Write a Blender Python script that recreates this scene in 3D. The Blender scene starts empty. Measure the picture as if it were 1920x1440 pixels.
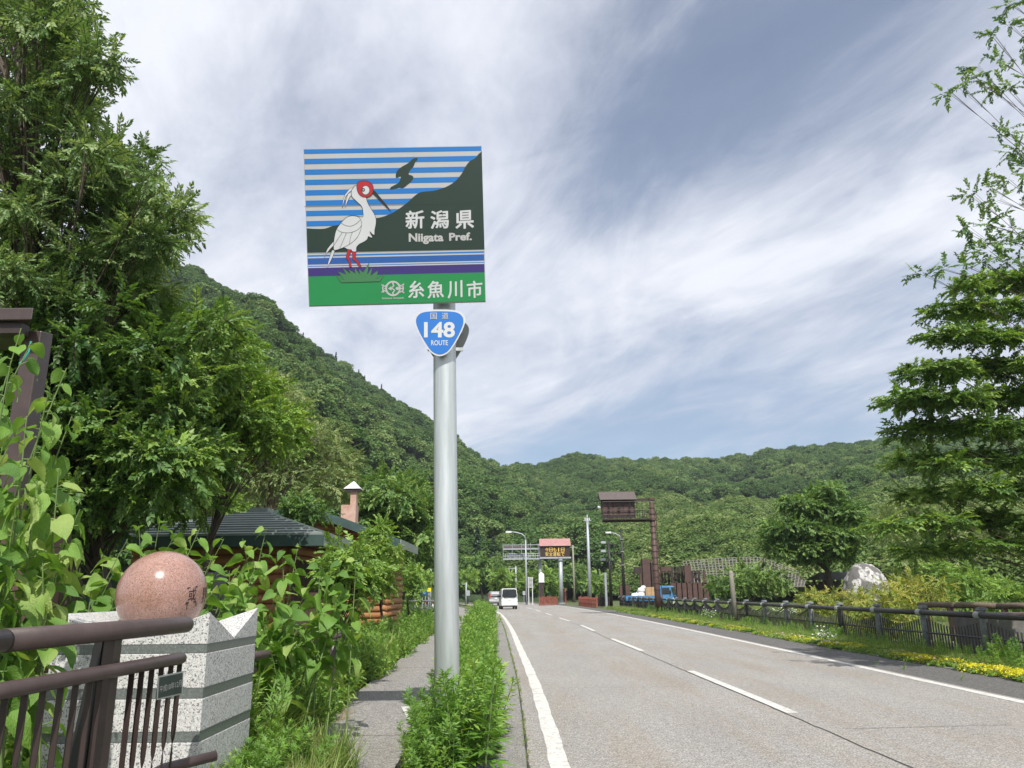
import bpy, math, random
import numpy as np
from mathutils import Vector, Matrix, Euler
from mathutils.geometry import tessellate_polygon

R_ = math.radians
rnd = random.Random(7)
nr = np.random.RandomState(11)
SC = bpy.context.scene
COL = SC.collection

# ------------------------------------------------------------------ camera
FPX, CAMH = 1440.0, 1.5
PITCH, ROLL = math.atan(390 / 1440), R_(0.7)
_F = np.array([0, math.cos(PITCH), math.sin(PITCH)])
_R0 = np.array([1.0, 0, 0]); _U0 = np.array([0, -math.sin(PITCH), math.cos(PITCH)])
_R = math.cos(ROLL) * _R0 - math.sin(ROLL) * _U0
_U = math.sin(ROLL) * _R0 + math.cos(ROLL) * _U0
cam = bpy.data.cameras.new('camera'); camo = bpy.data.objects.new('camera', cam); COL.objects.link(camo)
m = Matrix.Identity(4)
for i in range(3):
    m[i][0] = _R[i]; m[i][1] = _U[i]; m[i][2] = -_F[i]
m[2][3] = CAMH
camo.matrix_world = m
cam.sensor_fit = 'HORIZONTAL'; cam.sensor_width = 36; cam.lens = FPX / 1920 * 36
cam.clip_start = 0.05; cam.clip_end = 5000
SC.camera = camo

# ------------------------------------------------------------------ sky, sun, exposure
SUN_EL, SUN_AZ = R_(51), R_(171)          # azimuth measured from +Y towards +X
w = bpy.data.worlds.new('World'); SC.world = w; w.use_nodes = True
nt = w.node_tree; nt.nodes.clear()
def N(t, typ, **kw):
    n = t.nodes.new(typ)
    for k, v in kw.items(): setattr(n, k, v)
    return n
def setup_sky():
    L = nt.links.new
    out = N(nt, 'ShaderNodeOutputWorld')
    sky = N(nt, 'ShaderNodeTexSky', sky_type='NISHITA', sun_disc=False, sun_elevation=SUN_EL, sun_rotation=SUN_AZ)
    sky.air_density = 1.0; sky.dust_density = 0.6; sky.ozone_density = 2.0
    b1 = N(nt, 'ShaderNodeBackground'); b1.inputs[1].default_value = 0.085
    L(sky.outputs[0], b1.inputs[0])
    tc = N(nt, 'ShaderNodeTexCoord')
    sep = N(nt, 'ShaderNodeSeparateXYZ'); L(tc.outputs['Generated'], sep.inputs[0])
    def M(op, a, b=None, clamp=False):
        n = N(nt, 'ShaderNodeMath', operation=op, use_clamp=clamp)
        for i, v in enumerate((a, b)):
            if v is None: continue
            if isinstance(v, (int, float)): n.inputs[i].default_value = v
            else: L(v, n.inputs[i])
        return n.outputs[0]
    zz = M('MAXIMUM', sep.outputs[2], 0.0); zz = M('ADD', zz, 0.10)
    px = M('DIVIDE', sep.outputs[0], zz); py = M('DIVIDE', sep.outputs[1], zz)
    cmb = N(nt, 'ShaderNodeCombineXYZ'); L(px, cmb.inputs[0]); L(py, cmb.inputs[1])
    def noise(scale, rot, sx, sy, off, detail=8, rough=.6, dist=0.):
        mr_ = N(nt, 'ShaderNodeMapping'); mr_.inputs['Rotation'].default_value = (0, 0, R_(rot)); L(cmb.outputs[0], mr_.inputs[0])
        mp = N(nt, 'ShaderNodeMapping')
        mp.inputs['Scale'].default_value = (sx, sy, 1); mp.inputs['Location'].default_value = off
        L(mr_.outputs[0], mp.inputs[0])
        n = N(nt, 'ShaderNodeTexNoise'); n.inputs['Scale'].default_value = scale
        n.inputs['Detail'].default_value = detail; n.inputs['Roughness'].default_value = rough
        n.inputs['Distortion'].default_value = dist
        L(mp.outputs[0], n.inputs[0]); return n.outputs[0]
    big = noise(1.1, -25, 1.0, 0.6, (3.1, 1.7, 0), 4, .55, .6)
    wisp = noise(2.6, -27, 1.0, 0.38, (0.3, 5.2, 0), 10, .64, .9)
    fine = noise(8, -30, 1.0, 0.45, (2, 9, 0), 8, .65, .6)
    s = M('ADD', M('MULTIPLY', big, 0.9), M('MULTIPLY', wisp, 0.9))
    s = M('ADD', s, M('MULTIPLY', fine, 0.30))
    # a thin part of the cloud sheet
    def hole(cx, cy, r, amp):
        dx = M('SUBTRACT', px, cx); dy = M('MULTIPLY', M('SUBTRACT', py, cy), .6)
        d = M('ADD', M('MULTIPLY', dx, dx), M('MULTIPLY', dy, dy))
        g = M('POWER', 2.718, M('MULTIPLY', d, -1.0 / (r * r)))
        return M('MULTIPLY', g, amp)
    for a in HOLES: s = M('SUBTRACT', s, hole(*a))
    mr = N(nt, 'ShaderNodeMapRange', interpolation_type='SMOOTHSTEP'); L(s, mr.inputs[0])
    mr.inputs[1].default_value = 0.46; mr.inputs[2].default_value = 1.14; mr.inputs[3].default_value = 0.22; mr.inputs[4].default_value = 0.985
    tone = noise(1.7, -30, 1.0, 0.5, (7, 2, 0), 8, .62, .8)
    cr = N(nt, 'ShaderNodeValToRGB')
    cr.color_ramp.elements[0].position = .3; cr.color_ramp.elements[0].color = (.29, .325, .44, 1)
    cr.color_ramp.elements[1].position = .72; cr.color_ramp.elements[1].color = (.68, .70, .755, 1)
    L(M('ADD', M('MULTIPLY', tone, .55), M('MULTIPLY', s, .36)), cr.inputs[0])
    b2 = N(nt, 'ShaderNodeBackground'); L(cr.outputs[0], b2.inputs[0]); b2.inputs[1].default_value = 1.0
    mx = N(nt, 'ShaderNodeMixShader'); L(mr.outputs[0], mx.inputs[0]); L(b1.outputs[0], mx.inputs[1]); L(b2.outputs[0], mx.inputs[2])
    L(mx.outputs[0], out.inputs[0])
HOLES = [(.36, .99, .20, .40), (.62, 1.02, .22, .20), (.66, 1.45, .26, .16), (.20, 1.37, .17, .30), (1.0, 3.4, .9, .40), (.15, 4.0, .5, .45)]
setup_sky()
sun = bpy.data.lights.new('sun', 'SUN'); sun.energy = 4.2; sun.angle = R_(0.6); sun.color = (1, .955, .88)
suno = bpy.data.objects.new('sun', sun); COL.objects.link(suno)
sd = Vector((math.sin(SUN_AZ) * math.cos(SUN_EL), math.cos(SUN_AZ) * math.cos(SUN_EL), math.sin(SUN_EL)))
suno.rotation_euler = sd.to_track_quat('Z', 'Y').to_euler()
SC.view_settings.view_transform = 'Standard'; SC.view_settings.look = 'None'
SC.view_settings.exposure = 0.5; SC.view_settings.gamma = 1; SC.view_settings.use_curve_mapping = False
SC.render.engine = 'CYCLES'
SC.cycles.max_bounces = 7; SC.cycles.diffuse_bounces = 4; SC.cycles.glossy_bounces = 3; SC.cycles.transmission_bounces = 6
SC.cycles.transparent_max_bounces = 8; SC.cycles.caustics_reflective = False; SC.cycles.caustics_refractive = False

# ------------------------------------------------------------------ helpers: where a photographed point stands
def ray(x, y): return _F + (x - 960) / FPX * _R + (720 - y) / FPX * _U
def P(x, y, Y):
    d = ray(x, y); return Vector(np.array([0, 0, CAMH]) + d * (Y / d[1]))
def PX(x, y, X):
    d = ray(x, y); return Vector(np.array([0, 0, CAMH]) + d * (X / d[0]))
def PG(x, y, z=0.0):
    d = ray(x, y); return Vector(np.array([0, 0, CAMH]) + d * ((z - CAMH) / d[2]))

# ------------------------------------------------------------------ materials
def mat(name, col, rough=.7, var=.15, scale=4., bump=0., bscale=None, metal=0., spec=.5, col2=None, stretch=(1, 1, 1), emit=None, coat=0., detail=6, speck=None):
    mt = bpy.data.materials.new(name); mt.use_nodes = True; t = mt.node_tree; L = t.links.new
    b = t.nodes['Principled BSDF']
    b.inputs['Roughness'].default_value = rough; b.inputs['Metallic'].default_value = metal
    b.inputs['Specular IOR Level'].default_value = spec; b.inputs['Coat Weight'].default_value = coat
    tc = N(t, 'ShaderNodeTexCoord'); mp = N(t, 'ShaderNodeMapping'); L(tc.outputs['Object'], mp.inputs[0])
    mp.inputs['Scale'].default_value = stretch
    n = N(t, 'ShaderNodeTexNoise'); n.inputs['Scale'].default_value = scale; n.inputs['Detail'].default_value = detail; n.inputs['Roughness'].default_value = .65
    L(mp.outputs[0], n.inputs[0])
    r = N(t, 'ShaderNodeValToRGB'); L(n.outputs[0], r.inputs[0])
    c2 = col2 or tuple(min(1, c * (1 + var)) for c in col)
    c1 = tuple(c * (1 - var) for c in col) if not col2 else col
    r.color_ramp.elements[0].position = .32; r.color_ramp.elements[1].position = .68
    r.color_ramp.elements[0].color = (*c1, 1); r.color_ramp.elements[1].color = (*c2, 1)
    last = r.outputs[0]
    if speck:
        for sc_, c_, th in speck:
            v = N(t, 'ShaderNodeTexNoise'); v.inputs['Scale'].default_value = sc_; v.inputs['Detail'].default_value = 2
            L(tc.outputs['Object'], v.inputs[0])
            mr = N(t, 'ShaderNodeMapRange'); mr.inputs[1].default_value = th; mr.inputs[2].default_value = th + .05; L(v.outputs[0], mr.inputs[0])
            mx = N(t, 'ShaderNodeMix', data_type='RGBA'); L(mr.outputs[0], mx.inputs[0]); L(last, mx.inputs[6]); mx.inputs[7].default_value = (*c_, 1)
            last = mx.outputs[2]
    L(last, b.inputs['Base Color'])
    if bump:
        n2 = N(t, 'ShaderNodeTexNoise'); n2.inputs['Scale'].default_value = bscale or scale * 6; n2.inputs['Detail'].default_value = 4
        L(mp.outputs[0], n2.inputs[0])
        bp = N(t, 'ShaderNodeBump'); bp.inputs['Strength'].default_value = bump; bp.inputs['Distance'].default_value = .02
        L(n2.outputs[0], bp.inputs['Height']); L(bp.outputs[0], b.inputs['Normal'])
    if emit:
        b.inputs['Emission Color'].default_value = (*emit[0], 1); b.inputs['Emission Strength'].default_value = emit[1]
    return mt

def leafmat(name, c1, c2, c3=None, trans=.38, gloss=.03, rough=.5, nscale=.35, vein=False):
    mt = bpy.data.materials.new(name); mt.use_nodes = True; t = mt.node_tree; L = t.links.new; t.nodes.clear()
    out = N(t, 'ShaderNodeOutputMaterial')
    oi = N(t, 'ShaderNodeObjectInfo'); geo = N(t, 'ShaderNodeNewGeometry')
    n = N(t, 'ShaderNodeTexNoise'); n.inputs['Scale'].default_value = nscale; n.inputs['Detail'].default_value = 4
    L(geo.outputs['Position'], n.inputs[0])
    ad = N(t, 'ShaderNodeMath', operation='ADD'); mu = N(t, 'ShaderNodeMath', operation='MULTIPLY'); mu.inputs[1].default_value = .55
    L(oi.outputs['Random'], mu.inputs[0])
    mu2 = N(t, 'ShaderNodeMath', operation='MULTIPLY'); mu2.inputs[1].default_value = .9; L(n.outputs[0], mu2.inputs[0])
    L(mu.outputs[0], ad.inputs[0]); L(mu2.outputs[0], ad.inputs[1])
    ri = N(t, 'ShaderNodeMath', operation='MULTIPLY_ADD'); ri.inputs[1].default_value = .35; ri.inputs[2].default_value = -.17
    L(geo.outputs['Random Per Island'], ri.inputs[0])
    ad2 = N(t, 'ShaderNodeMath', operation='ADD'); L(ad.outputs[0], ad2.inputs[0]); L(ri.outputs[0], ad2.inputs[1])
    r = N(t, 'ShaderNodeValToRGB'); L(ad2.outputs[0], r.inputs[0])
    r.color_ramp.elements[0].position = .35; r.color_ramp.elements[0].color = (*c1, 1)
    r.color_ramp.elements[1].position = .85; r.color_ramp.elements[1].color = (*c2, 1)
    if c3:
        e = r.color_ramp.elements.new(1.0); e.color = (*c3, 1)
    d = N(t, 'ShaderNodeBsdfDiffuse'); L(r.outputs[0], d.inputs[0])
    tr = N(t, 'ShaderNodeBsdfTranslucent')
    hs = N(t, 'ShaderNodeMix', data_type='RGBA', blend_type='MULTIPLY'); hs.inputs[0].default_value = 1
    L(r.outputs[0], hs.inputs[6]); hs.inputs[7].default_value = (1.25, 1.2, .65, 1); L(hs.outputs[2], tr.inputs[0])
    mx = N(t, 'ShaderNodeMixShader'); mx.inputs[0].default_value = trans; L(d.outputs[0], mx.inputs[1]); L(tr.outputs[0], mx.inputs[2])
    g = N(t, 'ShaderNodeBsdfGlossy'); g.inputs['Roughness'].default_value = rough; g.inputs[0].default_value = (.9, .95, 1, 1)
    mx2 = N(t, 'ShaderNodeMixShader'); mx2.inputs[0].default_value = gloss; L(mx.outputs[0], mx2.inputs[1]); L(g.outputs[0], mx2.inputs[2])
    L(mx2.outputs[0], out.inputs[0])
    if vein:
        wv = N(t, 'ShaderNodeTexNoise'); wv.inputs['Scale'].default_value = 18
        tcv = N(t, 'ShaderNodeTexCoord'); L(tcv.outputs['Object'], wv.inputs[0])
        bp = N(t, 'ShaderNodeBump'); bp.inputs['Strength'].default_value = .5; bp.inputs['Distance'].default_value = .02
        L(wv.outputs[0], bp.inputs['Height']); L(bp.outputs[0], d.inputs['Normal']); L(bp.outputs[0], g.inputs['Normal'])
    return mt

M = {}
M['leaf_tall'] = leafmat('leaf_tall', (.06, .13, .035), (.175, .29, .085), (.29, .39, .15))
M['leaf_dark'] = leafmat('leaf_dark', (.042, .105, .025), (.125, .24, .048), (.23, .35, .09))
M['leaf_bright'] = leafmat('leaf_bright', (.09, .19, .03), (.19, .33, .05), (.28, .42, .08))
M['leaf_pale'] = leafmat('leaf_pale', (.11, .17, .05), (.20, .29, .085), (.29, .35, .13))
M['leaf_hill'] = leafmat('leaf_hill', (.06, .12, .035), (.115, .205, .062), (.20, .28, .10), trans=.3, gloss=.01, nscale=.02)
M['leaf_scrub'] = leafmat('leaf_scrub', (.09, .155, .045), (.165, .25, .07), (.25, .31, .12), trans=.3, gloss=.01, nscale=.04)
M['leaf_conifer'] = leafmat('leaf_conifer', (.018, .045, .02), (.045, .09, .03), trans=.1, gloss=.03)
M['leaf_big'] = leafmat('leaf_big', (.07, .17, .03), (.19, .35, .055), (.34, .46, .13), trans=.42, gloss=.025, rough=.5, vein=True, nscale=2.5)
M['leaf_weed'] = leafmat('leaf_weed', (.10, .22, .03), (.20, .37, .05), (.32, .46, .09), trans=.42, gloss=.03, nscale=1.2)
M['leaf_grass'] = leafmat('leaf_grass', (.12, .20, .04), (.22, .32, .07), (.36, .38, .14), trans=.35, gloss=.02, nscale=1.0)
M['leaf_shrub'] = leafmat('leaf_shrub', (.13, .21, .03), (.27, .34, .05), (.40, .38, .07), nscale=.5)
M['flower_yellow'] = leafmat('flower_yellow', (.46, .44, .02), (.68, .63, .03), trans=.2, gloss=.02)
M['flower_white'] = leafmat('flower_white', (.7, .7, .68), (.85, .85, .83), trans=.25, gloss=.02)
M['flower_pink'] = leafmat('flower_pink', (.6, .35, .42), (.75, .5, .55), trans=.25, gloss=.02)
M['dry_grass'] = leafmat('dry_grass', (.28, .22, .10), (.42, .32, .16), trans=.3, gloss=.02)
M['bark'] = mat('bark', (.085, .065, .05), .9, .4, 8, .6, 20, stretch=(1, 1, .2))
M['bark_pale'] = mat('bark_pale', (.24, .20, .15), .9, .3, 8, .4, 20, stretch=(1, 1, .3))
M['stem'] = mat('stem', (.13, .20, .06), .6, .3, 6)
M['galv'] = mat('galv', (.40, .44, .45), .42, .10, 1.6, .03, 9, metal=.5, spec=.5, col2=(.60, .64, .65), stretch=(6, 6, .5), detail=10)
M['galv_far'] = mat('galv_far', (.36, .39, .42), .5, .12, 3, metal=.25)
M['brown_steel'] = mat('brown_steel', (.062, .043, .040), .42, .22, 5, .05, 40, spec=.5)
M['brown_dark'] = mat('brown_dark', (.035, .022, .02), .5, .25, 4)
M['brown_far'] = mat('brown_far', (.075, .038, .032), .6, .3, 2, .1)
M['post_grey'] = mat('post_grey', (.20, .22, .235), .55, .35, 9, .15, 30, speck=[(30, (.22, .12, .07), .66)])
M['rail_black'] = mat('rail_black', (.045, .042, .045), .5, .3, 6)
M['black'] = mat('black', (.012, .012, .012), .5, .2)
M['white'] = mat('white', (.66, .67, .68), .45, .03)
M['granite'] = mat('granite', (.40, .40, .395), .5, .12, 40, .15, 300, col2=(.60, .595, .58), speck=[(105, (.13, .13, .135), .555), (140, (.80, .79, .77), .60)], detail=3)
M['granite_band'] = mat('granite_band', (.10, .112, .11), .28, .2, 60, .03, 200, col2=(.15, .165, .16), speck=[(120, (.25, .27, .26), .64)], detail=2)
M['ball'] = mat('ball', (.27, .15, .12), .2, .12, 60, 0, col2=(.38, .225, .185), speck=[(115, (.15, .095, .08), .585), (200, (.52, .36, .31), .64)], detail=3, coat=.2)
M['roof_green'] = mat('roof_green', (.27, .31, .30), .35, .15, 2.5, .05, metal=.2)
M['fascia'] = mat('fascia', (.035, .07, .065), .6, .2, 3, .1)
M['fascia_pale'] = mat('fascia_pale', (.20, .24, .21), .7, .25, 6, .1)
M['log'] = mat('log', (.27, .115, .045), .7, .25, 3, .25, 12, col2=(.38, .18, .075), stretch=(.3, .3, 2))
M['door'] = mat('door', (.06, .035, .025), .6, .2)
M['brick'] = mat('chimney_plaster', (.36, .20, .15), .9, .3, 3, .3, col2=(.50, .36, .30))
M['tin'] = mat('tin', (.72, .73, .74), .3, .06, 4, metal=.3)
M['orange'] = mat('orange', (.65, .13, .03), .5, .1)
M['red_wood'] = mat('red_wood', (.21, .06, .04), .8, .3, 6)
M['red_roof'] = mat('red_roof', (.33, .15, .145), .6, .15, 3)
M['concrete'] = mat('concrete', (.13, .125, .115), .9, .25, 5, .3)
M['stake'] = mat('stake', (.27, .25, .21), .9, .2, 6, .3)
M['log_rail'] = mat('log_rail', (.14, .105, .08), .85, .3, 6, .4)
M['boulder'] = mat('boulder', (.30, .29, .28), .9, .3, 2.1, .9, 9, col2=(.60, .59, .58), stretch=(2.2, 2.2, .35), detail=9, speck=[(1.3, (.13, .125, .12), .50), (7, (.10, .10, .095), .60)])
M['slate'] = mat('slate', (.13, .13, .14), .5, .2, 5)
M['lattice'] = mat('lattice', (.18, .17, .145), .9, .25, 3)
M['glass'] = mat('glass', (.02, .025, .03), .08, .2, 2, spec=.8)
M['tyre'] = mat('tyre', (.02, .02, .02), .8, .2)
M['car_white'] = mat('car_white', (.74, .75, .76), .25, .02, 2, coat=.5)
M['car_silver'] = mat('car_silver', (.36, .37, .38), .3, .05, 2, metal=.4, coat=.4)
M['tail_red'] = mat('tail_red', (.45, .02, .02), .25, .1)
M['truck_blue'] = mat('truck_blue', (.07, .24, .50), .35, .08, 3, coat=.3)
M['cardboard'] = mat('cardboard', (.48, .32, .17), .85, .1, 3)
M['sheet_white'] = mat('sheet_white', (.68, .69, .70), .6, .08, 5, .2)
M['teal'] = mat('teal', (.02, .35, .26), .5, .1)
M['line'] = mat('line_paint', (.56, .55, .52), .75, .10, 5, .2, 60, speck=[(34, (.28, .27, .25), .60), (5, (.44, .43, .40), .56)])
M['plaque'] = mat('plaque', (.022, .035, .032), .5, .2)
M['alu'] = mat('alu', (.33, .35, .34), .45, .1)
M['led_panel'] = mat('led_panel', (.035, .018, .014), .5, .15)
M['led'] = mat('led', (.5, .33, .06), .5, .05, emit=((1, .66, .12), .38))
M['crack'] = mat('crack', (.045, .042, .038), .95, .3, 20)
M['sign_blue2'] = mat('yellow_board', (.75, .62, .02), .5, .05)

# sign paints
S = {}
for k, c in dict(blue=(.004, .14, .44), pale=(.40, .40, .405), dgreen=(.006, .024, .014), green=(.008, .20, .055), purple=(.03, .016, .14),
                 midblue=(.012, .08, .30), white=(.50, .51, .53), red=(.36, .008, .014), black=(.012, .010, .012), tuft=(.04, .16, .06), shield=(.006, .13, .46), char=(.013, .03, .02)).items():
    S[k] = mat('sign_' + k, c, .38, .04, 3)

def roadmat(name, base, dark, stain, scale=1.):
    mt = bpy.data.materials.new(name); mt.use_nodes = True; t = mt.node_tree; L = t.links.new
    b = t.nodes['Principled BSDF']; b.inputs['Roughness'].default_value = .85; b.inputs['Specular IOR Level'].default_value = .3
    tc = N(t, 'ShaderNodeTexCoord')
    def noi(s, st=(1, 1, 1), d=5, r=.6):
        mp = N(t, 'ShaderNodeMapping'); mp.inputs['Scale'].default_value = st; L(tc.outputs['Object'], mp.inputs[0])
        n = N(t, 'ShaderNodeTexNoise'); n.inputs['Scale'].default_value = s; n.inputs['Detail'].default_value = d; n.inputs['Roughness'].default_value = r
        L(mp.outputs[0], n.inputs[0]); return n.outputs[0]
    def ramp(v, p0, c0, p1, c1):
        r = N(t, 'ShaderNodeValToRGB'); r.color_ramp.elements[0].position = p0; r.color_ramp.elements[1].position = p1
        r.color_ramp.elements[0].color = (*c0, 1); r.color_ramp.elements[1].color = (*c1, 1); L(v, r.inputs[0]); return r.outputs[0]
    def mixc(f, a, c, mode='MIX'):
        mx = N(t, 'ShaderNodeMix', data_type='RGBA', blend_type=mode)
        if isinstance(f, float): mx.inputs[0].default_value = f
        else: L(f, mx.inputs[0])
        L(a, mx.inputs[6])
        if isinstance(c, tuple): mx.inputs[7].default_value = (*c, 1)
        else: L(c, mx.inputs[7])
        return mx.outputs[2]
    sp = ramp(noi(48 * scale, d=5, r=.85), .44, tuple(x * .48 for x in base), .57, tuple(min(1, x * 1.5) for x in base))
    md = ramp(noi(11 * scale, d=4, r=.75), .38, (.80, .80, .80), .62, (1.12, 1.12, 1.12)); sp = mixc(1., sp, md, 'MULTIPLY')
    fl = ramp(noi(1.1, (1, .35, 1)), .3, (.90, .90, .91), .7, (1.05, 1.05, 1.05))
    c = mixc(1., sp, fl, 'MULTIPLY')
    st = ramp(noi(.55, (1.6, .18, 1), 6, .7), .46, (0, 0, 0), .78, (.8, .8, .8))
    c = mixc(st, c, mixc(1., sp, tuple(stain), 'MULTIPLY'))
    pt = ramp(noi(.28, (1, .5, 1), 7, .75), .62, (0, 0, 0), .70, (.35, .35, .35))
    c = mixc(pt, c, dark)
    L(c, b.inputs['Base Color'])
    bp = N(t, 'ShaderNodeBump'); bp.inputs['Strength'].default_value = .6; bp.inputs['Distance'].default_value = .012
    L(noi(90 * scale, d=3, r=.7), bp.inputs['Height']); L(bp.outputs[0], b.inputs['Normal'])
    return mt
M['road'] = roadmat('road_surface', (.31, .297, .278), (.21, .20, .185), (.86, .74, .58))
M['shoulder'] = roadmat('shoulder_surface', (.13, .127, .122), (.10, .098, .095), (.8, .78, .7))
M['kerb'] = roadmat('kerb_concrete', (.255, .245, .23), (.17, .165, .15), (.85, .84, .75), 1.3)
M['path'] = roadmat('path_surface', (.27, .26, .245), (.20, .19, .175), (.85, .8, .72), 1.1)
M['soil'] = mat('soil', (.055, .07, .025), .95, .4, 3, .6, 20, col2=(.10, .13, .04))
M['hill'] = mat('hill_ground', (.02, .04, .014), .95, .3, .2, .5, 2, col2=(.045, .08, .025))

# ------------------------------------------------------------------ mesh helpers
BASE = {}
class MB:
    def __init__(s): s.v = []; s.f = []; s.sm = False
    def add(s, vs, fs):
        n = len(s.v); s.v += [Vector(v) for v in vs]; s.f += [tuple(i + n for i in f) for f in fs]; return s
    def box(s, c, d, rz=0., bev=0.):
        x, y, z = d[0] / 2, d[1] / 2, d[2] / 2; ca, sa = math.cos(rz), math.sin(rz)
        if bev:
            pts = [(-x + bev, -y), (x - bev, -y), (x, -y + bev), (x, y - bev), (x - bev, y), (-x + bev, y), (-x, y - bev), (-x, -y + bev)]
            return s.prism([(c[0] + a * ca - b * sa, c[1] + a * sa + b * ca) for a, b in pts], c[2] - z, c[2] + z)
        vs = []
        for k in (-z, z):
            for a, b in ((-x, -y), (x, -y), (x, y), (-x, y)):
                vs.append((c[0] + a * ca - b * sa, c[1] + a * sa + b * ca, c[2] + k))
        return s.add(vs, [(3, 2, 1, 0), (4, 5, 6, 7), (0, 1, 5, 4), (1, 2, 6, 5), (2, 3, 7, 6), (3, 0, 4, 7)])
    def box2(s, a, b):
        return s.box([(a[i] + b[i]) / 2 for i in range(3)], [abs(a[i] - b[i]) for i in range(3)])
    def prism(s, poly, z0, z1):
        n = len(poly)
        vs = [(p[0], p[1], z0) for p in poly] + [(p[0], p[1], z1) for p in poly]
        return s.add(vs, [tuple(range(n))[::-1], tuple(range(n, 2 * n))] + [(i, (i + 1) % n, n + (i + 1) % n, n + i) for i in range(n)])
    def hexa(s, v8):
        return s.add(v8, [(3, 2, 1, 0), (4, 5, 6, 7), (0, 1, 5, 4), (1, 2, 6, 5), (2, 3, 7, 6), (3, 0, 4, 7)])
    def tube(s, pts, r, n=10, cap=True):
        pts = [Vector(p) for p in pts]; k = len(pts)
        rs = r if isinstance(r, (list, tuple)) else [r] * k
        rings = []; up = None
        for i, p in enumerate(pts):
            d = (pts[min(i + 1, k - 1)] - pts[max(i - 1, 0)]).normalized()
            if up is None:
                a = Vector((0, 0, 1)) if abs(d.z) < .9 else Vector((1, 0, 0)); up = d.cross(a).normalized()
            else:
                up = (up - d * up.dot(d)).normalized()
            w_ = d.cross(up)
            rings.append([p + (up * math.cos(2 * math.pi * j / n) + w_ * math.sin(2 * math.pi * j / n)) * rs[i] for j in range(n)])
        vs = [v for rg in rings for v in rg]
        fs = [(i * n + j, i * n + (j + 1) % n, (i + 1) * n + (j + 1) % n, (i + 1) * n + j) for i in range(k - 1) for j in range(n)]
        if cap: fs += [tuple(range(n))[::-1], tuple(range((k - 1) * n, k * n))]
        return s.add(vs, fs)
    def beam(s, a, b, wd, ht):
        a, b = Vector(a), Vector(b); d = (b - a).normalized()
        u = d.cross(Vector((0, 0, 1))); u = u.normalized() if u.length > .01 else Vector((1, 0, 0)); v = u.cross(d).normalized()
        o = [u * x + v * y for x, y in ((-wd / 2, -ht / 2), (wd / 2, -ht / 2), (wd / 2, ht / 2), (-wd / 2, ht / 2))]
        return s.hexa([a + q for q in o] + [b + q for q in o])
    def cyl(s, c, r, z0, z1, n=16, r2=None):
        return s.tube([(c[0], c[1], z0), (c[0], c[1], z1)], [r, r if r2 is None else r2], n)
    def lathe(s, c, prof, n=24):
        vs = []; k = len(prof)
        for r, z in prof:
            for j in range(n): vs.append((c[0] + r * math.cos(2 * math.pi * j / n), c[1] + r * math.sin(2 * math.pi * j / n), c[2] + z))
        fs = [(i * n + j, i * n + (j + 1) % n, (i + 1) * n + (j + 1) % n, (i + 1) * n + j) for i in range(k - 1) for j in range(n)]
        return s.add(vs, fs)
    def build(s, name, mt, parent=None, smooth=False, bevel=0., bevn=2):
        me = bpy.data.meshes.new(name)
        base = BASE.get(parent.name, Vector((0, 0, 0))) if parent else Vector((0, 0, 0))
        me.from_pydata([tuple(v - base) for v in s.v], [], s.f); me.update()
        if smooth: me.shade_smooth()
        me.materials.append(mt)
        o = bpy.data.objects.new(name, me); COL.objects.link(o)
        if parent: o.parent = parent; BASE[o.name] = base
        if bevel:
            md = o.modifiers.new('bevel', 'BEVEL'); md.width = bevel; md.segments = bevn; md.limit_method = 'ANGLE'
        return o
def props(o, label=None, cat=None, group=None, kind=None):
    for k, v in (('label', label), ('category', cat), ('group', group), ('kind', kind)):
        if v: o[k] = v
    return o
def thing(name, label, cat, loc=(0, 0, 0), group=None):
    o = bpy.data.objects.new(name, None); COL.objects.link(o); o.location = loc; o.empty_display_size = .2
    BASE[o.name] = Vector(loc); return props(o, label, cat, group)
def copy_thing(src, loc, rotz=0., label=None):
    def cp(o, par):
        c = o.copy(); COL.objects.link(c)
        if par: c.parent = par
        for ch in list(o.children): cp(ch, c)
        return c
    kids = list(src.children); c = cp(src, None); c.location = loc; c.rotation_euler = (0, 0, rotz)
    if label: c['label'] = label
    BASE[c.name] = Vector(loc); return c
def text2d(s, off=0., space=1.0):
    cu = bpy.data.curves.new('t', 'FONT'); cu.body = s; cu.offset = off; cu.space_character = space; cu.resolution_u = 3
    o = bpy.data.objects.new('t', cu); COL.objects.link(o)
    dg = bpy.context.evaluated_depsgraph_get(); dg.update()
    me = bpy.data.meshes.new_from_object(o.evaluated_get(dg))
    vs = [(v.co.x, v.co.y) for v in me.vertices]; fs = [tuple(p.vertices) for p in me.polygons]
    bpy.data.objects.remove(o); bpy.data.curves.remove(cu); bpy.data.meshes.remove(me)
    if not vs: return [(0, 0), (1, 0), (1, 1)], [(0, 1, 2)]
    x0 = min(v[0] for v in vs); x1 = max(v[0] for v in vs); y0 = min(v[1] for v in vs); y1 = max(v[1] for v in vs)
    return [((v[0] - x0) / (x1 - x0), (v[1] - y0) / (y1 - y0)) for v in vs], fs
def smoothpoly(pts, closed=True, k=5):
    n = len(pts); out = []
    rng = range(n) if closed else range(n - 1)
    for i in rng:
        g = lambda j: pts[j % n] if closed else pts[max(0, min(n - 1, j))]
        p0, p1, p2, p3 = g(i - 1), g(i), g(i + 1), g(i + 2)
        for q in range(k):
            t = q / k
            out.append(tuple(.5 * ((2 * p1[a]) + (-p0[a] + p2[a]) * t + (2 * p0[a] - 5 * p1[a] + 4 * p2[a] - p3[a]) * t * t + (-p0[a] + 3 * p1[a] - 3 * p2[a] + p3[a]) * t ** 3) for a in (0, 1)))
    if not closed: out.append(pts[-1])
    return out
def fill2d(pts):
    tri = tessellate_polygon([[Vector((p[0], p[1], 0)) for p in pts]]); return list(pts), [tuple(t) for t in tri]
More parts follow.
